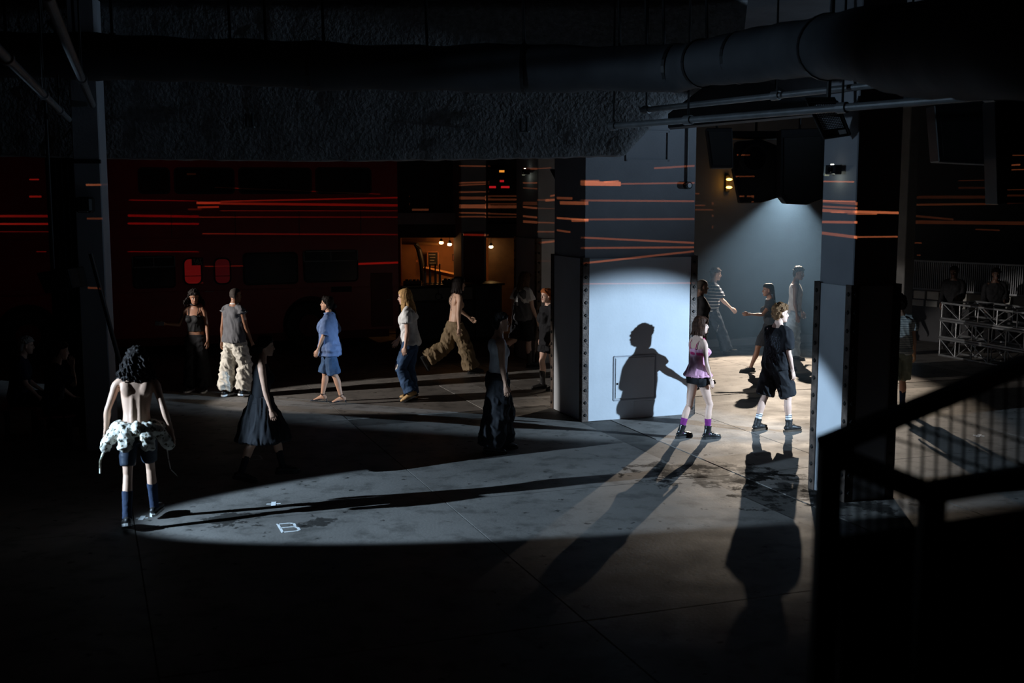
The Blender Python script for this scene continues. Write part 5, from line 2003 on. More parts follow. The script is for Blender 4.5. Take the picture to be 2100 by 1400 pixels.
        if style in ('braids', 'pony'):
            for i in range(14 if style == 'braids' else 10):
                x = rnd.uniform(-.04, .04)
                st = q(x, -.105, .03 if style == 'braids' else -.03)
                e_ = st + V3(0, 0, -1) * length * rnd.uniform(.85, 1.05) + (s.HR @ V3(x * .8, -.03 - rnd.uniform(0, .03), 0))
                g.tube([(q(x * .6, -.095, .05 if style == 'braids' else -.02), .014), (st, .011), ((st + e_) / 2 + V3(0, 0, 0), .010), (e_, .006)], (1, 0, 0), n=6, sub=3)
        job('hair', s.sc(g), m, s.root, .0062 * s.k, 1, (.003, (40, 40, 14), .2), sf=.35, label=label)


def skinm(name, c):
    m = mat('skin_' + name, c, 0.48, 0.07, 9, 0.04, 120, spec=0.35)
    b = m.node_tree.nodes['Principled BSDF']
    b.inputs['Subsurface Weight'].default_value = 0.0
    return m


SKIN = {'fair': skinm('fair', (0.62, 0.40, 0.31)), 'tan': skinm('tan', (0.48, 0.27, 0.18)), 'brown': skinm('brown', (0.26, 0.125, 0.075)), 'dark': skinm('dark', (0.10, 0.052, 0.036)), 'olive': skinm('olive', (0.52, 0.32, 0.225))}
M_EYE = mat('eye_white', (0.65, 0.62, 0.6), 0.25)
M_IRIS = mat('iris_brown', (0.02, 0.012, 0.008), 0.15)
M_BROW = mat('brow_hair', (0.03, 0.018, 0.012), 0.8)
M_LIPS = mat('lip_tone', (0.36, 0.13, 0.11), 0.45)


def cloth(name, c, rough=0.85, var=0.12, scale=14, bump=0.15, bscale=240, **k):
    return mat('cloth_' + name, c, rough, var, scale, bump, bscale, spec=0.2, **k)


def stripes(name, base, line, period, width, axis=2, off=0.0):
    """woven stripes: a repeating band along one object axis"""
    m = cloth(name, base)
    nt = m.node_tree
    N, L = nt.nodes, nt.links
    b = N['Principled BSDF']
    src = b.inputs['Base Color'].links[0].from_socket
    tc = N.new('ShaderNodeTexCoord')
    sx = N.new('ShaderNodeSeparateXYZ')
    L.new(tc.outputs['Object'], sx.inputs[0])

    def op(k, a, v):
        n = N.new('ShaderNodeMath')
        n.operation = k
        L.new(a, n.inputs[0])
        n.inputs[1].default_value = v
        return n.outputs[0]
    f = op('FRACT', op('ADD', op('DIVIDE', sx.outputs[axis], period), off), 0)
    msk = op('LESS_THAN', f, width)
    mx = N.new('ShaderNodeMix')
    mx.data_type = 'RGBA'
    L.new(msk, mx.inputs[0])
    L.new(src, mx.inputs[6])
    mx.inputs[7].default_value = (*line, 1)
    L.new(mx.outputs[2], b.inputs['Base Color'])
    return m


def print_on(m, col, box_lo, box_hi, scale, thr, kind='noise'):
    """a printed or inked pattern inside a box of object space"""
    nt = m.node_tree
    N, L = nt.nodes, nt.links
    b = N['Principled BSDF']
    src = b.inputs['Base Color'].links[0].from_socket
    tc = N.new('ShaderNodeTexCoord')
    if kind == 'lines':
        t = N.new('ShaderNodeTexWave')
        t.inputs['Scale'].default_value = scale
        t.inputs['Distortion'].default_value = 14
        t.inputs['Detail'].default_value = 3
        t.inputs['Detail Scale'].default_value = 1.6
    else:
        t = N.new('ShaderNodeTexNoise')
        t.inputs['Scale'].default_value = scale
        t.inputs['Detail'].default_value = 2
    L.new(tc.outputs['Object'], t.inputs['Vector'])
    fac = t.outputs[1] if kind == 'lines' else t.outputs[0]
    g = N.new('ShaderNodeMath')
    g.operation = 'GREATER_THAN'
    g.inputs[1].default_value = thr
    L.new(fac, g.inputs[0])
    sx = N.new('ShaderNodeSeparateXYZ')
    L.new(tc.outputs['Object'], sx.inputs[0])
    acc = g.outputs[0]
    for i in range(3):
        c = N.new('ShaderNodeMath')
        c.operation = 'COMPARE'
        L.new(sx.outputs[i], c.inputs[0])
        c.inputs[1].default_value = (box_lo[i] + box_hi[i]) / 2
        c.inputs[2].default_value = (box_hi[i] - box_lo[i]) / 2
        mm = N.new('ShaderNodeMath')
        mm.operation = 'MULTIPLY'
        L.new(acc, mm.inputs[0])
        L.new(c.outputs[0], mm.inputs[1])
        acc = mm.outputs[0]
    mx = N.new('ShaderNodeMix')
    mx.data_type = 'RGBA'
    L.new(acc, mx.inputs[0])
    L.new(src, mx.inputs[6])
    mx.inputs[7].default_value = (*col, 1)
    L.new(mx.outputs[2], b.inputs['Base Color'])
    return m


C_BLACK = cloth('black', (0.013, 0.013, 0.015))
C_BLACK2 = cloth('black_ribbed', (0.010, 0.010, 0.011), 0.7)
C_WHITE = cloth('white', (0.74, 0.74, 0.74))
C_GREY = cloth('charcoal_grey', (0.115, 0.115, 0.125))
C_CREAM = cloth('cream', (0.56, 0.53, 0.47))
C_DENIM = cloth('denim', (0.042, 0.082, 0.165), 0.85, 0.30, 9)
C_DENIM_L = cloth('denim_light', (0.25, 0.34, 0.44), 0.85, 0.30, 7)
C_DENIM_D = cloth('denim_dark', (0.022, 0.030, 0.046), 0.85, 0.3, 9)
C_NAVY = cloth('navy', (0.018, 0.028, 0.055))
L_BLACK = mat('black_leather', (0.010, 0.010, 0.011), 0.22, 0.2, 20, 0.1, 60, spec=0.6)
L_MATTE = mat('matte_black_leather', (0.014, 0.013, 0.013), 0.5, 0.2, 20, 0.1, 60)
L_TAN = mat('tan_leather', (0.50, 0.32, 0.14), 0.45, 0.15, 12, 0.1, 60)
H_BLACK = mat('hair_black', (0.012, 0.009, 0.008), 0.62, 0.3, 30, 0.3, 90, spec=0.12)
H_BROWN = mat('hair_brown', (0.075, 0.038, 0.020), 0.62, 0.4, 30, 0.3, 90, spec=0.12)
H_DKBROWN = mat('hair_dark_brown', (0.042, 0.018, 0.010), 0.62, 0.4, 30, 0.3, 90, spec=0.12)
H_BLOND = mat('hair_blond', (0.46, 0.28, 0.12), 0.62, 0.35, 30, 0.3, 90, spec=0.12)
H_RED = mat('hair_red', (0.26, 0.075, 0.022), 0.62, 0.35, 30, 0.3, 90, spec=0.12)
H_CURLB = mat('hair_curly_brown', (0.15, 0.078, 0.036), 0.62, 0.45, 30, 0.3, 90, spec=0.12)
# ---- A: shirtless walker seen from behind, jacket round the hips
P = Person('person', 'shirtless person walking away with a printed jacket tied round the hips', (262, 1088), 15, 1.75, 'm', 'olive', lean=9, side=1, hpitch=46, hyaw=-4, larm=(8, 20, 24, 30), rarm=(-8, 17, 14, 0), lleg=(-13, 2, 6), rleg=(19, 3, 14),
           lfoot=(-16, 6), rfoot=(4, 16), anchor='L', bulk=.92)
P.hair(H_BLACK, 'longcurly', .27, seed=3, vol=1.12, drape=.12, label='long black curly hair')
P.pants('cycling_shorts', cloth('navy_lycra', (0.022, 0.030, 0.046), 0.45), (.096, .083, .068, .06, .06), .78, 1.00, .006, (.003, (9, 9, 20), .2))
P.socks(C_NAVY, 1.38, .049)
P.shoes(L_MATTE, 'low', mat('white_sole', (0.6, 0.6, 0.58), 0.6), label='black and white low shoe')
JK = print_on(cloth('jacket_print', (0.66, 0.63, 0.55)), (0.10, 0.085, 0.055), (-2, -2, 0), (2, 2, 2), 26, 0.60)
g = Geo()
k_ = P.spine
for i in range(5):
    an = math.pi * (1.05 + .9 * i / 4)
    c = P.spine(.955)[0] + V3(.19 * math.cos(an), .145 * math.sin(an), .01)
    g.ell(c, (.085, .06, .075), rz(an), n=10, m=7)
for sg, drop in ((-1, .10), (1, .12)):
    b0 = P.spine(.95)[0]
    g.tube([(b0 + V3(sg * .10, -.135, .03), .055, .05), (b0 + V3(sg * .20, -.10, -.01), .066, .055), (b0 + V3(sg * .275, -.06, -drop), .060, .055), (b0 + V3(sg * .31, -.05, -drop - .06), .05, .05)], (0, 1, 0))
    g.tube([(b0 + V3(sg * .06, -.150, .02), .06, .05), (b0 + V3(sg * .10, -.185, -.06), .072, .05), (b0 + V3(sg * .11, -.19, -.15), .066, .045)], (1, 0, 0))
for i in range(9):
    an = math.pi * (.98 + 1.04 * i / 8)
    c = P.spine(.99)[0] + V3(.165 * math.cos(an), .12 * math.sin(an), .01)
    g.ell(c, (.05, .04, .045), rz(an), n=8, m=6)
job('tied_jacket', P.sc(g), JK, P.root, .0085, 2, (.014, (13, 13, 13), .5), label='crumpled white jacket with dark print')
for sg, pts_ in ((-1, [(-.30, -.06, -.16), (-.33, -.06, -.22), (-.36, -.06, -.30), (-.365, -.06, -.42)]), (1, [(.28, -.06, -.18), (.29, -.06, -.30), (.31, -.06, -.42), (.38, -.06, -.50)])):
    bm = nb()
    pipe(bm, [Vector((P.spine(.95)[0] + V3(*p)) * P.k) for p in pts_], [.016, .012, .010, .008] if sg < 0 else [.008, .006, .005, .004], 8)
    obj('jacket_cord', bm, JK, P.root)

# ---- H: walker in a black dress
P = Person('person', 'person in a black sleeveless dress walking right in the dark', (492, 989), -78, 1.66, 'f', 'tan', lean=5, hpitch=4, hyaw=-4, larm=(-14, 8, 10, 0), rarm=(12, 6, 8, 0), lleg=(26, 1, 18), rleg=(-13, 1, 10), lfoot=(0, 4), rfoot=(-12, 4), anchor='R')
P.hair(H_BLACK, 'lowbun', label='dark hair in a low bun')
P.top('dress_bodice', C_BLACK, .97, .010, None, None, neck=1.45, shoulder=lambda z: .135 if z > 1.36 else .3, fold=(.004, (9, 9, 5), .4))
P.skirt('dress_skirt', C_BLACK, [(.50, .30, .34, .02), (.62, .265, .30, .02), (.80, .215, .235, 0), (.95, .185, .165, 0), (1.08, .155, .122, 0)], fold=(.020, (13, 13, 1.5), .1))
P.socks(C_BLACK, 1.45, .043)
P.shoes(L_MATTE, 'low', wid=1.08, sole_h=.034, label='chunky black shoe')

# ---- N: person by the bus holding a phone
P = Person('person', 'person in black camisole standing by the bus holding a phone', (420, 803), 172, 1.69, 'f', 'brown', lean=1, hpitch=12, hyaw=30, larm=(2, 10, 14, 10), rarm=(2, 28, 74, -52), lleg=(2, 3, 3), rleg=(-1, 3, 2), anchor='L', rcurl=42)
P.hair(H_BLACK, 'bobcurly', .16, seed=5, vol=1.02, label='short dark curly hair')
P.cami('camisole', C_BLACK2, 1.06, 1.34, .010, .018)
P.pants('trousers', C_BLACK, (.105, .10, .105, .12, .14), 1.98, 1.00)
P.shoes(L_MATTE, 'low', M_TAPE)
bm = nb()
ring = [P.neck0 + P.T @ V3(.066 * math.cos(a), .008 + .066 * math.sin(a), .028) for a in np.linspace(0, 2 * math.pi, 15)]
pipe(bm, [Vector(p * P.k) for p in ring], .016 * P.k, 8)
obj('choker', bm, C_BLACK, P.root)
a_ = P.arm['R']
hp_ = Vector((a_['W'] + a_['H'] @ V3(-.028, .01, -.105)) * P.k)
wp = Matrix.Rotation(172 * DEG, 4, 'Z') @ hp_ + Vector(P.root.location)
ph = thing('phone', 'dark phone held by the person beside the bus', 'phone', wp, 172 * DEG)
Rh = Matrix([[float(c) for c in row] for row in a_['H']])
bm = nb()
box(bm, (0, 0, 0), (.012, .075, .15), Rh, .003)
obj('phone_case', bm, M_BLACK, ph)
bm = nb()
box(bm, Rh @ Vector((.008, 0, 0)), (.004, .066, .135), Rh)
obj('screen', bm, M_GLASSD, ph)

# ---- I: grey sleeveless tee, cream cargo trousers
P = Person('person', 'person with shaved head in grey sleeveless tee and cream cargo trousers', (462, 813), -30, 1.75, 'm', 'brown', lean=2, hpitch=4, hyaw=-12, larm=(-4, 9, 10, 0), rarm=(8, 10, 12, 0), lleg=(-5, 3, 6), rleg=(13, 4, 24), lfoot=(0, 8), rfoot=(-8, 10), anchor='L')
P.hair(mat('hair_shaved', (0.030, 0.022, 0.018), 0.8), 'buzz', label='close shaved hair')
P.top('sleeveless_tee', C_GREY, .89, .022, .060, sleeve=.14, srad=.084, fold=(.012, (8, 8, 3.2), .5))
P.pants('cargo_trousers', C_CREAM, (.118, .122, .118, .122, .115), 1.98, .99, .020, (.022, (8, 8, 10), .7))
bm = nb()
ring = [P.neck0 + P.T @ V3(.064 * math.cos(a), .004 + .066 * math.sin(a), .022) for a in np.linspace(0, 2 * math.pi, 17)]
pipe(bm, [Vector(p * P.k) for p in ring], .009 * P.k, 8)
obj('white_collar', bm, C_WHITE, P.root)
for sd, lab in (('L', 'cargo pocket'), ('R', 'cargo pocket')):
    d = P.leg[sd]
    c = P.leg_pts(sd, .72) + d['M'] @ V3(d['sg'] * .105, -.01, 0)
    g = Geo()
    g.ell(c, (.035, .075, .095), d['M'], n=10, m=7)
    job('cargo_pocket', P.sc(g), C_CREAM, P.root, .008, 2, (.006, (14, 14, 14), .4))
P.shoes(L_MATTE, 'low', M_TAPE, label='black low shoe')

# ---- D: blue shirt, denim shorts, slingback heels
P = Person('person', 'person in oversized blue shirt, long denim shorts and slingback heels walking left', (663, 824), 86, 1.665, 'f', 'tan', lean=0, hpitch=-3, hyaw=0, larm=(12, 6, 10, 8), rarm=(-10, 8, 8, 0), lleg=(-13, 1, 4), rleg=(13, 1, 5), lfoot=(-9, 4), rfoot=(-8, 4), anchor='R')
P.hair(H_BLACK, 'lowbun', label='dark hair tied back')
SHB = cloth('blue_shirt', (0.135, 0.20, 0.37), 0.8, .10)
P.top('blue_shirt', SHB, .80, .034, .085, sleeve=.92, srad=.092, fold=(.020, (6.5, 6.5, 3.4), .8))
bm = nb()
ring = [P.neck0 + P.T @ V3(.061 * math.cos(a), .004 + .061 * math.sin(a), .006 - .010 * math.sin(a)) for a in np.linspace(0, 2 * math.pi, 17)]
pipe(bm, [Vector(p * P.k) for p in ring], .014 * P.k, 8)
obj('shirt_collar', bm, SHB, P.root)
P.pants('denim_shorts', C_DENIM, (.098, .100, .108, .10, .10), 1.04, 1.0, .014, (.010, (9, 9, 5), .4))
P.shoes(C_DENIM_D, 'heel', L_MATTE, label='pointed blue slingback heel')

# ---- E: blond hair, white tee, ripped jeans
P = Person('person', 'person with long blond hair in white tee and ripped jeans walking left', (846, 820), 84, 1.77, 'm', 'fair', lean=5, hpitch=7, hyaw=6, larm=(2, 6, 10, 0), rarm=(24, 8, 12, 0), lleg=(20, 1, 44), rleg=(4, 1, 9), lfoot=(-26, 4), rfoot=(0, 4), anchor='R', bulk=.92)
P.hair(H_BLOND, 'long', .27, seed=2, part='back', label='long straight blond hair')
P.top('white_tee', C_WHITE, .90, .026, .050, sleeve=.55, srad=.082, fold=(.018, (7, 7, 3.5), .7))
P.pants('ripped_jeans', C_DENIM, (.100, .090, .082, .090, .105), 1.95, .98, .012, (.012, (8, 8, 9), .5))
d = P.leg['L']
g = Geo()
g.ell(d['K'] + d['M'] @ V3(-.022, .064, .02), (.048, .030, .044), d['M'], n=10, m=7)
job('ripped_knee', P.sc(g), P.skin, P.root, .007, 1, None, label='bare knee in the torn denim')
g = Geo()
for i in range(14):
    an = 2 * math.pi * i / 14
    g.ell(d['K'] + d['M'] @ V3(-.022 + .054 * math.cos(an), .064 - .02 * abs(math.cos(an)), .02 + .050 * math.sin(an)), (.013, .016, .012), n=7, m=5)
job('frayed_edge', P.sc(g), C_WHITE, P.root, .006, 0, (.004, (60, 60, 60), 0), label='pale frayed threads')
P.shoes(L_TAN, 'boot', M_RUBBER, 1.82, lace=False, label='tan leather boot')

# ---- F: tattooed, bare back, wide brown trousers
SKT = print_on(skinm('inked', (0.56, 0.36, 0.26)), (0.03, 0.03, 0.035), (-.30, -.40, 1.18), (.02, .0, 1.50), 7, 0.62, 'lines')
P = Person('person', 'shirtless tattooed person in wide brown trousers striding right', (968, 766), -66, 1.80, 'm', 'fair', lean=6, hpitch=2, hyaw=-14, larm=(34, 8, 26, 10), rarm=(-4, 7, 10, 0), lleg=(-20, 2, 42), rleg=(21, 2, 4), lfoot=(-62, 6), rfoot=(4, 6), anchor='R', bulk=.92, skin_mat=SKT)
P.hair(H_BLACK, 'shag', .17, seed=8, vol=1.04, label='chin length black hair')
P.pants('wide_trousers', cloth('brown_twill', (0.175, 0.125, 0.072), 0.7), (.115, .118, .122, .13, .15), 1.96, .99, .018, (.020, (9, 9, 6), .7))
P.shoes(L_MATTE, 'low', wid=1.05, sole_h=.034)

# ---- O: long brown hair, grey vest over white tee
P = Person('person', 'person with long brown hair in a white tee with grey back panel, black shorts', (1087, 753), -48, 1.80, 'm', 'fair', lean=3, hpitch=5, hyaw=-8, larm=(-6, 8, 14, 0), rarm=(10, 9, 14, 0), lleg=(-16, 2, 46), rleg=(8, 2, 4), lfoot=(-52, 6), rfoot=(0, 6), anchor='R')
P.hair(H_BROWN, 'long', .24, seed=4, label='shoulder length brown hair')
P.top('white_tee', C_WHITE, 1.16, .022, .026, sleeve=.55, srad=.082, fold=(.012, (8, 8, 4), .6))
P.top('grey_vest', C_GREY, .90, .028, .044, None, neck=1.42, shoulder=lambda z: .24 if z < 1.22 else .115, fold=(.012, (8, 8, 3.5), .5))
P.pants('black_shorts', C_BLACK, (.112, .115, .115, .11, .11), .96, .99)
P.shoes(L_MATTE, 'boot', M_RUBBER, 1.45)

# ---- P: red hair, black tee, black boots
P = Person('person', 'person with red hair in oversized black tee and black boots facing left', (1113, 797), 118, 1.70, 'f', 'fair', lean=2, hpitch=2, hyaw=8, larm=(2, 8, 10, 0), rarm=(-2, 8, 12, 0), lleg=(-4, 2, 6), rleg=(9, 2, 12), lfoot=(0, 6), rfoot=(0, 6), anchor='R')
P.hair(H_RED, 'lowbun', label='red hair tied at the back')
P.top('black_tee', C_BLACK, .80, .034, .060, sleeve=.95, srad=.088, fold=(.012, (8, 8, 3.5), .5))
P.pants('black_shorts', C_BLACK, (.105, .10, .10, .10, .10), .62, .99)
P.shoes(L_MATTE, 'boot', M_RUBBER, 1.42)

# ---- G: white tank top, wide black trousers
P = Person('person', 'person in white ribbed tank top and wide black trousers in the dark', (1004, 932), -76, 1.77, 'm', 'tan', lean=2, hpitch=0, hyaw=-6, larm=(10, 8, 10, 0), rarm=(3, 6, 8, 0), lleg=(9, 2, 7), rleg=(-6, 2, 6), lfoot=(0, 6), rfoot=(-4, 6), anchor='R', bulk=.95)
P.hair(H_BLACK, 'short', seed=9, label='short black hair')
TANKW = cloth('white_rib', (0.66, 0.67, 0.70))
P.top('tank_top', TANKW, .98, .007, .009, None, neck=1.45, shoulder=lambda z: .30 if z < 1.28 else .30 - (z - 1.28) * 1.15, fold=(.004, (8, 8, 7), .4))
P.pants('wide_trousers', C_BLACK, (.128, .145, .158, .155, .145), 1.96, 1.03, .030, (.020, (7, 7, 6), .5))
P.shoes(L_MATTE, 'low', label='black low shoe')

# ---- B: pink camisole, black shorts, purple socks
P = Person('person', 'person in pink camisole, black shorts and purple socks walking right', (1396, 898), -62, 1.655, 'f', 'fair', lean=0, hpitch=3, hyaw=-26, larm=(8, 9, 12, 0), rarm=(2, 7, 14, 6), lleg=(-9, 2, 10), rleg=(19, 2, 24), lfoot=(0, 6), rfoot=(0, 6), anchor='L', bulk=.93)
P.hair(H_DKBROWN, 'shag', .145, seed=6, label='short shaggy dark hair')
PINK = cloth('pink_satin', (0.66, 0.33, 0.46), 0.45)
MAGE = cloth('magenta_trim', (0.55, 0.03, 0.16), 0.6)
P.cami('camisole', PINK, .955, 1.325, .010, .062, fold=(.010, (15, 15, 2.5), .2), strap_mat=MAGE)
g = Geo()
P.torso_rings(g, 1.235, 1.275, (lambda z: (.014, .016, .016)))
job('lace_band', P.sc(g), MAGE, P.root, .007, 1, (.003, (40, 40, 40), 0), label='magenta lace band')
P.skirt('peplum', PINK, [(.93, .235, .20, -.005), (.965, .215, .178, -.005)], fold=(.010, (26, 26, 3), 0))
P.pants('black_shorts', C_BLACK, (.096, .09, .08, .08, .08), .27, .99, .008, (.004, (12, 12, 9), .3))
P.socks(cloth('purple_knit', (0.17, 0.022, 0.16), 0.8), 1.50, .044)
P.shoes(L_BLACK, 'boot', M_RUBBER, 1.74, sole_h=.034, wid=1.05, label='glossy black lace-up boot')

# ---- C: curly hair, black tee, black shorts, white socks
TEE = print_on(cloth('black_tee_print', (0.012, 0.012, 0.014)), (0.045, 0.05, 0.06), (-.14, -.25, .98), (.14, -.05, 1.36), 9, .80, 'lines')
P = Person('person', 'person with curly hair in black tee, black shorts and white sport socks', (1552, 883), -56, 1.76, 'm', 'fair', lean=3, hpitch=1, hyaw=-30, larm=(38, 10, 14, 0), rarm=(2, 8, 14, 6), lleg=(-12, 4, 4), rleg=(17, 4, 16), lfoot=(0, 6), rfoot=(0, 6), anchor='L')
P.hair(H_CURLB, 'curly', seed=12, vol=1.08, label='curly brown hair')
P.top('black_tee', TEE, .90, .030, .050, sleeve=.82, srad=.080, fold=(.013, (8, 8, 3.4), .6))
P.pants('black_shorts', cloth('black_canvas', (0.016, 0.016, 0.018)), (.120, .122, .122, .12, .12), .97, .98, .018, (.013, (8, 8, 6), .5))
P.socks(C_WHITE, 1.60, .042)
for sd in 'LR':
    d = P.leg[sd]
    for f in (1.66, 1.72):
        bm = nb()
        ring = [P.leg_pts(sd, f) + d['Sh'] @ V3(.0445 * math.cos(a), -.002 + .0445 * math.sin(a), 0) for a in np.linspace(0, 2 * math.pi, 17)]
        pipe(bm, [Vector(p * P.k) for p in ring], .004 * P.k, 6)
        obj('sock_band', bm, C_NAVY, P.root)
P.shoes(L_MATTE, 'hitop', mat('brown_welt', (0.06, 0.04, 0.025), 0.6), 1.80, label='black high-top shoe')

# ---- Q: dark figure half behind the wide pillar
P = Person('person', 'person in black jacket half hidden by the edge of the wide pillar', (1444, 787), -74, 1.84, 'm', 'dark', lean=4, hpitch=2, hyaw=0, larm=(14, 8, 20, 0), rarm=(-6, 7, 14, 0), lleg=(16, 2, 6), rleg=(-8, 2, 58), lfoot=(0, 6), rfoot=(-64, 6), anchor='L')
P.hair(mat('hair_shaved', (0.030, 0.022, 0.018), 0.8), 'buzz')
P.top('black_jacket', C_BLACK, .90, .034, .045, sleeve=1.9, srad=.062, fold=(.012, (8, 8, 5), .5))
P.pants('leather_trousers', mat('black_leather_cloth', (0.010, 0.010, 0.011), 0.35, 0.2, 20, 0.1, 60, spec=0.5), (.110, .105, .100, .105, .11), 1.96, .99, .014, (.016, (10, 10, 12), .6))
P.shoes(L_MATTE, 'boot', M_RUBBER, 1.8, lace=False)
P = Person('person', 'person in navy polo with white stripes striding right in the haze', (1492, 728), -82, 1.81, 'm', 'fair', lean=5, hpitch=4, hyaw=-10, larm=(-22, 8, 14, 0), rarm=(30, 10, 22, 0), lleg=(-20, 2, 24), rleg=(24, 2, 6), lfoot=(-40, 6), rfoot=(14, 6), anchor='R')
P.hair(H_BROWN, 'short', seed=14, vol=1.06, label='short wavy brown hair')
P.top('striped_polo', stripes('navy_stripe', (0.020, 0.024, 0.042), (0.66, 0.66, 0.68), .066, .20), .93, .026, .036, sleeve=.85, srad=.078, fold=(.010, (7, 7, 4), .5))
P.pants('dark_jeans', C_DENIM_D, (.112, .108, .100, .110, .125), 1.97, .98)
P.shoes(L_MATTE, 'boot', M_RUBBER, 1.85, lace=False, label='pointed black boot')
g = Geo()
bm = nb()
c0_ = P.leg['R']['H'] + V3(.10, .06, .02)
pipe(bm, [Vector((c0_ + V3(.012 * math.sin(i * 1.7), .10 * math.sin(math.pi * i / 12) * .4, -.42 * i / 12)) * P.k) for i in range(13)], .006, 6)
obj('wallet_chain', bm, M_ALU, P.root)

# ---- M: long braids, arm swinging forward
P = Person('person', 'person with long braids in dark dress striding left behind the curly walker', (1540, 764), 92, 1.70, 'f', 'brown', lean=4, hpitch=2, hyaw=6, larm=(44, 10, 52, 0), rarm=(-22, 8, 10, 0), lleg=(-27, 2, 5), rleg=(28, 2, 10), lfoot=(-14, 4), rfoot=(-4, 4), anchor='R', bulk=.95)
P.hair(H_BLACK, 'braids', .46, seed=21, label='long black braids')
P.top('white_collar_top', cloth('dark_teal', (0.030, 0.034, 0.042)), 1.0, .012, .016, sleeve=.5, srad=.066)
bm = nb()
ring = [P.neck0 + P.T @ V3(.060 * math.cos(a), .004 + .060 * math.sin(a), -.006 - .012 * math.sin(a)) for a in np.linspace(0, 2 * math.pi, 17)]
pipe(bm, [Vector(p * P.k) for p in ring], .007 * P.k, 8)
obj('white_collar', bm, C_WHITE, P.root)
P.skirt('dark_skirt', cloth('dark_skirt', (0.022, 0.024, 0.03)), [(.60, .20, .27, .0), (.75, .19, .23, 0), (.90, .18, .155, -.01), (1.03, .145, .105, 0)], fold=(.010, (14, 14, 2), .1))
P.shoes(L_MATTE, 'low', label='black flat shoe')

# ---- K: tank top and light jeans at the far right of the haze
P = Person('person', 'tall person in pale tank top and light blue jeans in the haze', (1627, 739), -100, 1.86, 'm', 'dark', lean=2, hpitch=10, hyaw=-28, larm=(12, 8, 12, 0), rarm=(0, 7, 12, 0), lleg=(4, 2, 6), rleg=(-10, 2, 50), lfoot=(0, 6), rfoot=(-46, 6), anchor='L')
P.hair(H_BLACK, 'short', seed=17, vol=.98, label='short black hair')
P.top('tank_top', cloth('pale_tank', (0.33, 0.33, 0.35)), .93, .010, .020, None, neck=1.45, shoulder=lambda z: .30 if z < 1.30 else .30 - (z - 1.30) * .95, fold=(.007, (8, 8, 5), .5))
P.pants('light_jeans', C_DENIM_L, (.110, .102, .092, .100, .112), 1.97, .98)
P.shoes(L_BLACK, 'low', wid=1.05)

# ---- R: striped tee and olive shorts behind the narrow pillar
P = Person('person', 'person in pale striped tee and olive shorts walking away at the right', (1850, 842), 6, 1.74, 'm', 'tan', lean=2, hpitch=6, hyaw=0, larm=(4, 8, 12, 0), rarm=(-2, 9, 14, 0), lleg=(-10, 3, 10), rleg=(11, 3, 10), lfoot=(-12, 6), rfoot=(0, 6), anchor='R')
P.hair(H_BLACK, 'curly', seed=23, vol=1.04, label='dark curly hair')
P.top('striped_tee', stripes('pale_stripe', (0.52, 0.52, 0.46), (0.25, 0.26, 0.26), .034, .42), .92, .026, .034, sleeve=.60, srad=.078, fold=(.011, (7, 7, 4), .5))
P.pants('olive_shorts', cloth('olive_twill', (0.25, 0.26, 0.19), 0.8), (.116, .118, .122, .12, .12), 1.0, .99, .016, (.012, (8, 8, 6), .5))
P.socks(C_NAVY, 1.45, .045)
P.shoes(L_MATTE, 'low')

# ---- seated onlookers at the far left, almost lost in the dark
def bench(label, p, rot):
    t = thing('bench', label, 'bench', p, rot, 'benches in the dark left corner')
    for i in range(3):
        obj('seat_plank', B((0, -.16 + .16 * i, .44), (.6, .14, .035), None, .006), M_BUSD, t)
    for x in (-.22, .22):
        for y in (-.17, .17):
            obj('leg', B((x, y, .21), (.045, .045, .42), None, .004), M_BLACK, t)


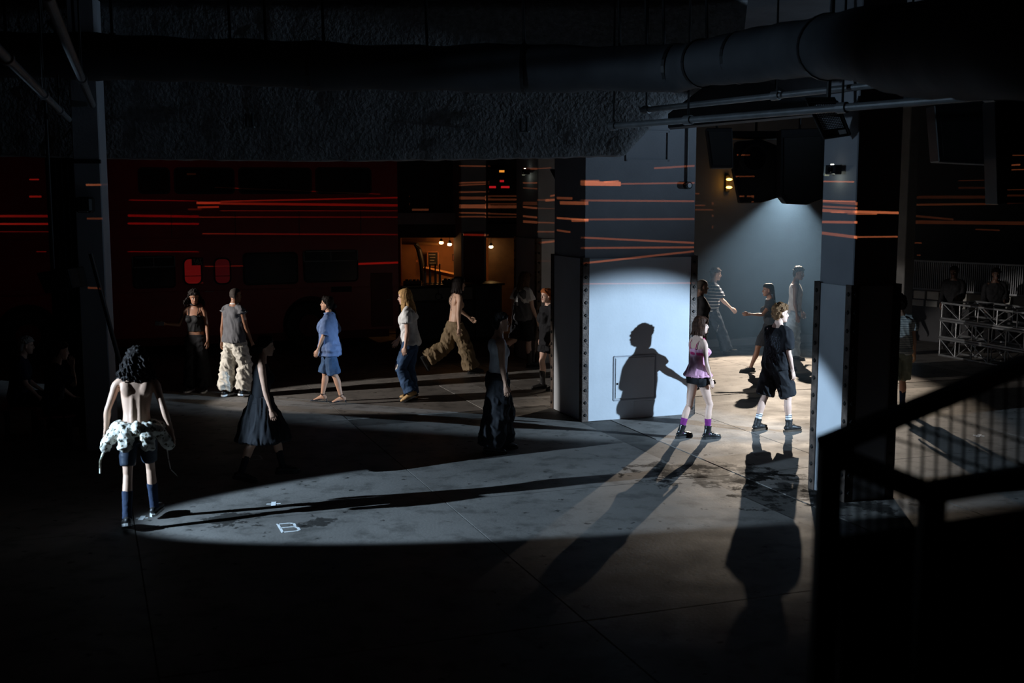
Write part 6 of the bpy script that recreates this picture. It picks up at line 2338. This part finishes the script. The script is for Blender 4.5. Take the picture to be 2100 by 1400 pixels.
for (px, py, yaw_, lab, blab, hm, arm_) in ((44, 896, -70, 'seated onlooker with pale hair at the far left edge', 'wooden bench under the pale-haired onlooker', mat('hair_grey', (0.30, 0.28, 0.26), 0.5), (20, 8, 30, 10)),
                                            (114, 915, -62, 'seated onlooker raising a hand to the face at the far left', 'wooden bench under the onlooker with raised hand', H_DKBROWN, (52, 2, 138, 10))):
    g0 = G(px, py)
    P = Person('person', lab, (px, py), yaw_, 1.72, 'm', 'fair', lean=10, hpitch=6, larm=(20, 6, 40, 10), rarm=arm_, lleg=(84, 6, 84), rleg=(84, 6, 84), anchor='C', seat=.505)
    P.hair(hm, 'short', seed=int(px))
    P.top('dark_shirt', C_NAVY, .92, .02, .03, sleeve=.8, srad=.072)
    P.pants('dark_trousers', C_BLACK, (.10, .095, .085, .08, .08), 1.95, .99)
    P.shoes(L_MATTE, 'low')
    bench(blab, (g0.x, g0.y, 0), yaw_ * DEG)

# ---- two onlookers in dark clothes behind the truss stack
for (px, py, yaw_, lab, sd_) in ((1962, 714, 150, 'dark silhouette of an onlooker behind the truss stack, nearer the column', 31), (2046, 722, 165, 'dark silhouette of an onlooker behind the truss stack, nearer the right edge', 32)):
    P = Person('person', lab, (px, py), yaw_, 1.74, 'm', 'dark', hpitch=6, larm=(20, 8, 70, 10), rarm=(10, 8, 40, 10), anchor='L')
    P.hair(H_BLACK, 'short', seed=sd_)
    P.top('dark_jacket', C_BLACK, .88, .03, .04, sleeve=1.9, srad=.06)
    P.pants('dark_trousers', C_BLACK, (.10, .095, .085, .08, .08), 1.95, .99)
    P.shoes(L_MATTE, 'low')
run_jobs()
# ------------------------------------------------------------------ haze hanging in the alley under the back light
hz = bpy.data.materials.new('haze')
hz.use_nodes = True
hn = hz.node_tree
hn.nodes.remove(hn.nodes['Principled BSDF'])
vsn = hn.nodes.new('ShaderNodeVolumeScatter')
vsn.inputs['Color'].default_value = (0.34, 0.62, 1.0, 1)
vsn.inputs['Density'].default_value = 0.0135
vsn.inputs['Anisotropy'].default_value = 0.2
hn.links.new(vsn.outputs[0], hn.nodes['Material Output'].inputs['Volume'])
bm = nb()
box(bm, (0, 0, 2.0), (3.7, 5.6, 3.9))
hz_o = obj('haze', bm, hz, None, (5.15, 22.7, 0.05), GA)
tag(hz_o, 'pale haze glowing in the beam at the back of the alley', 'haze', kind='stuff')
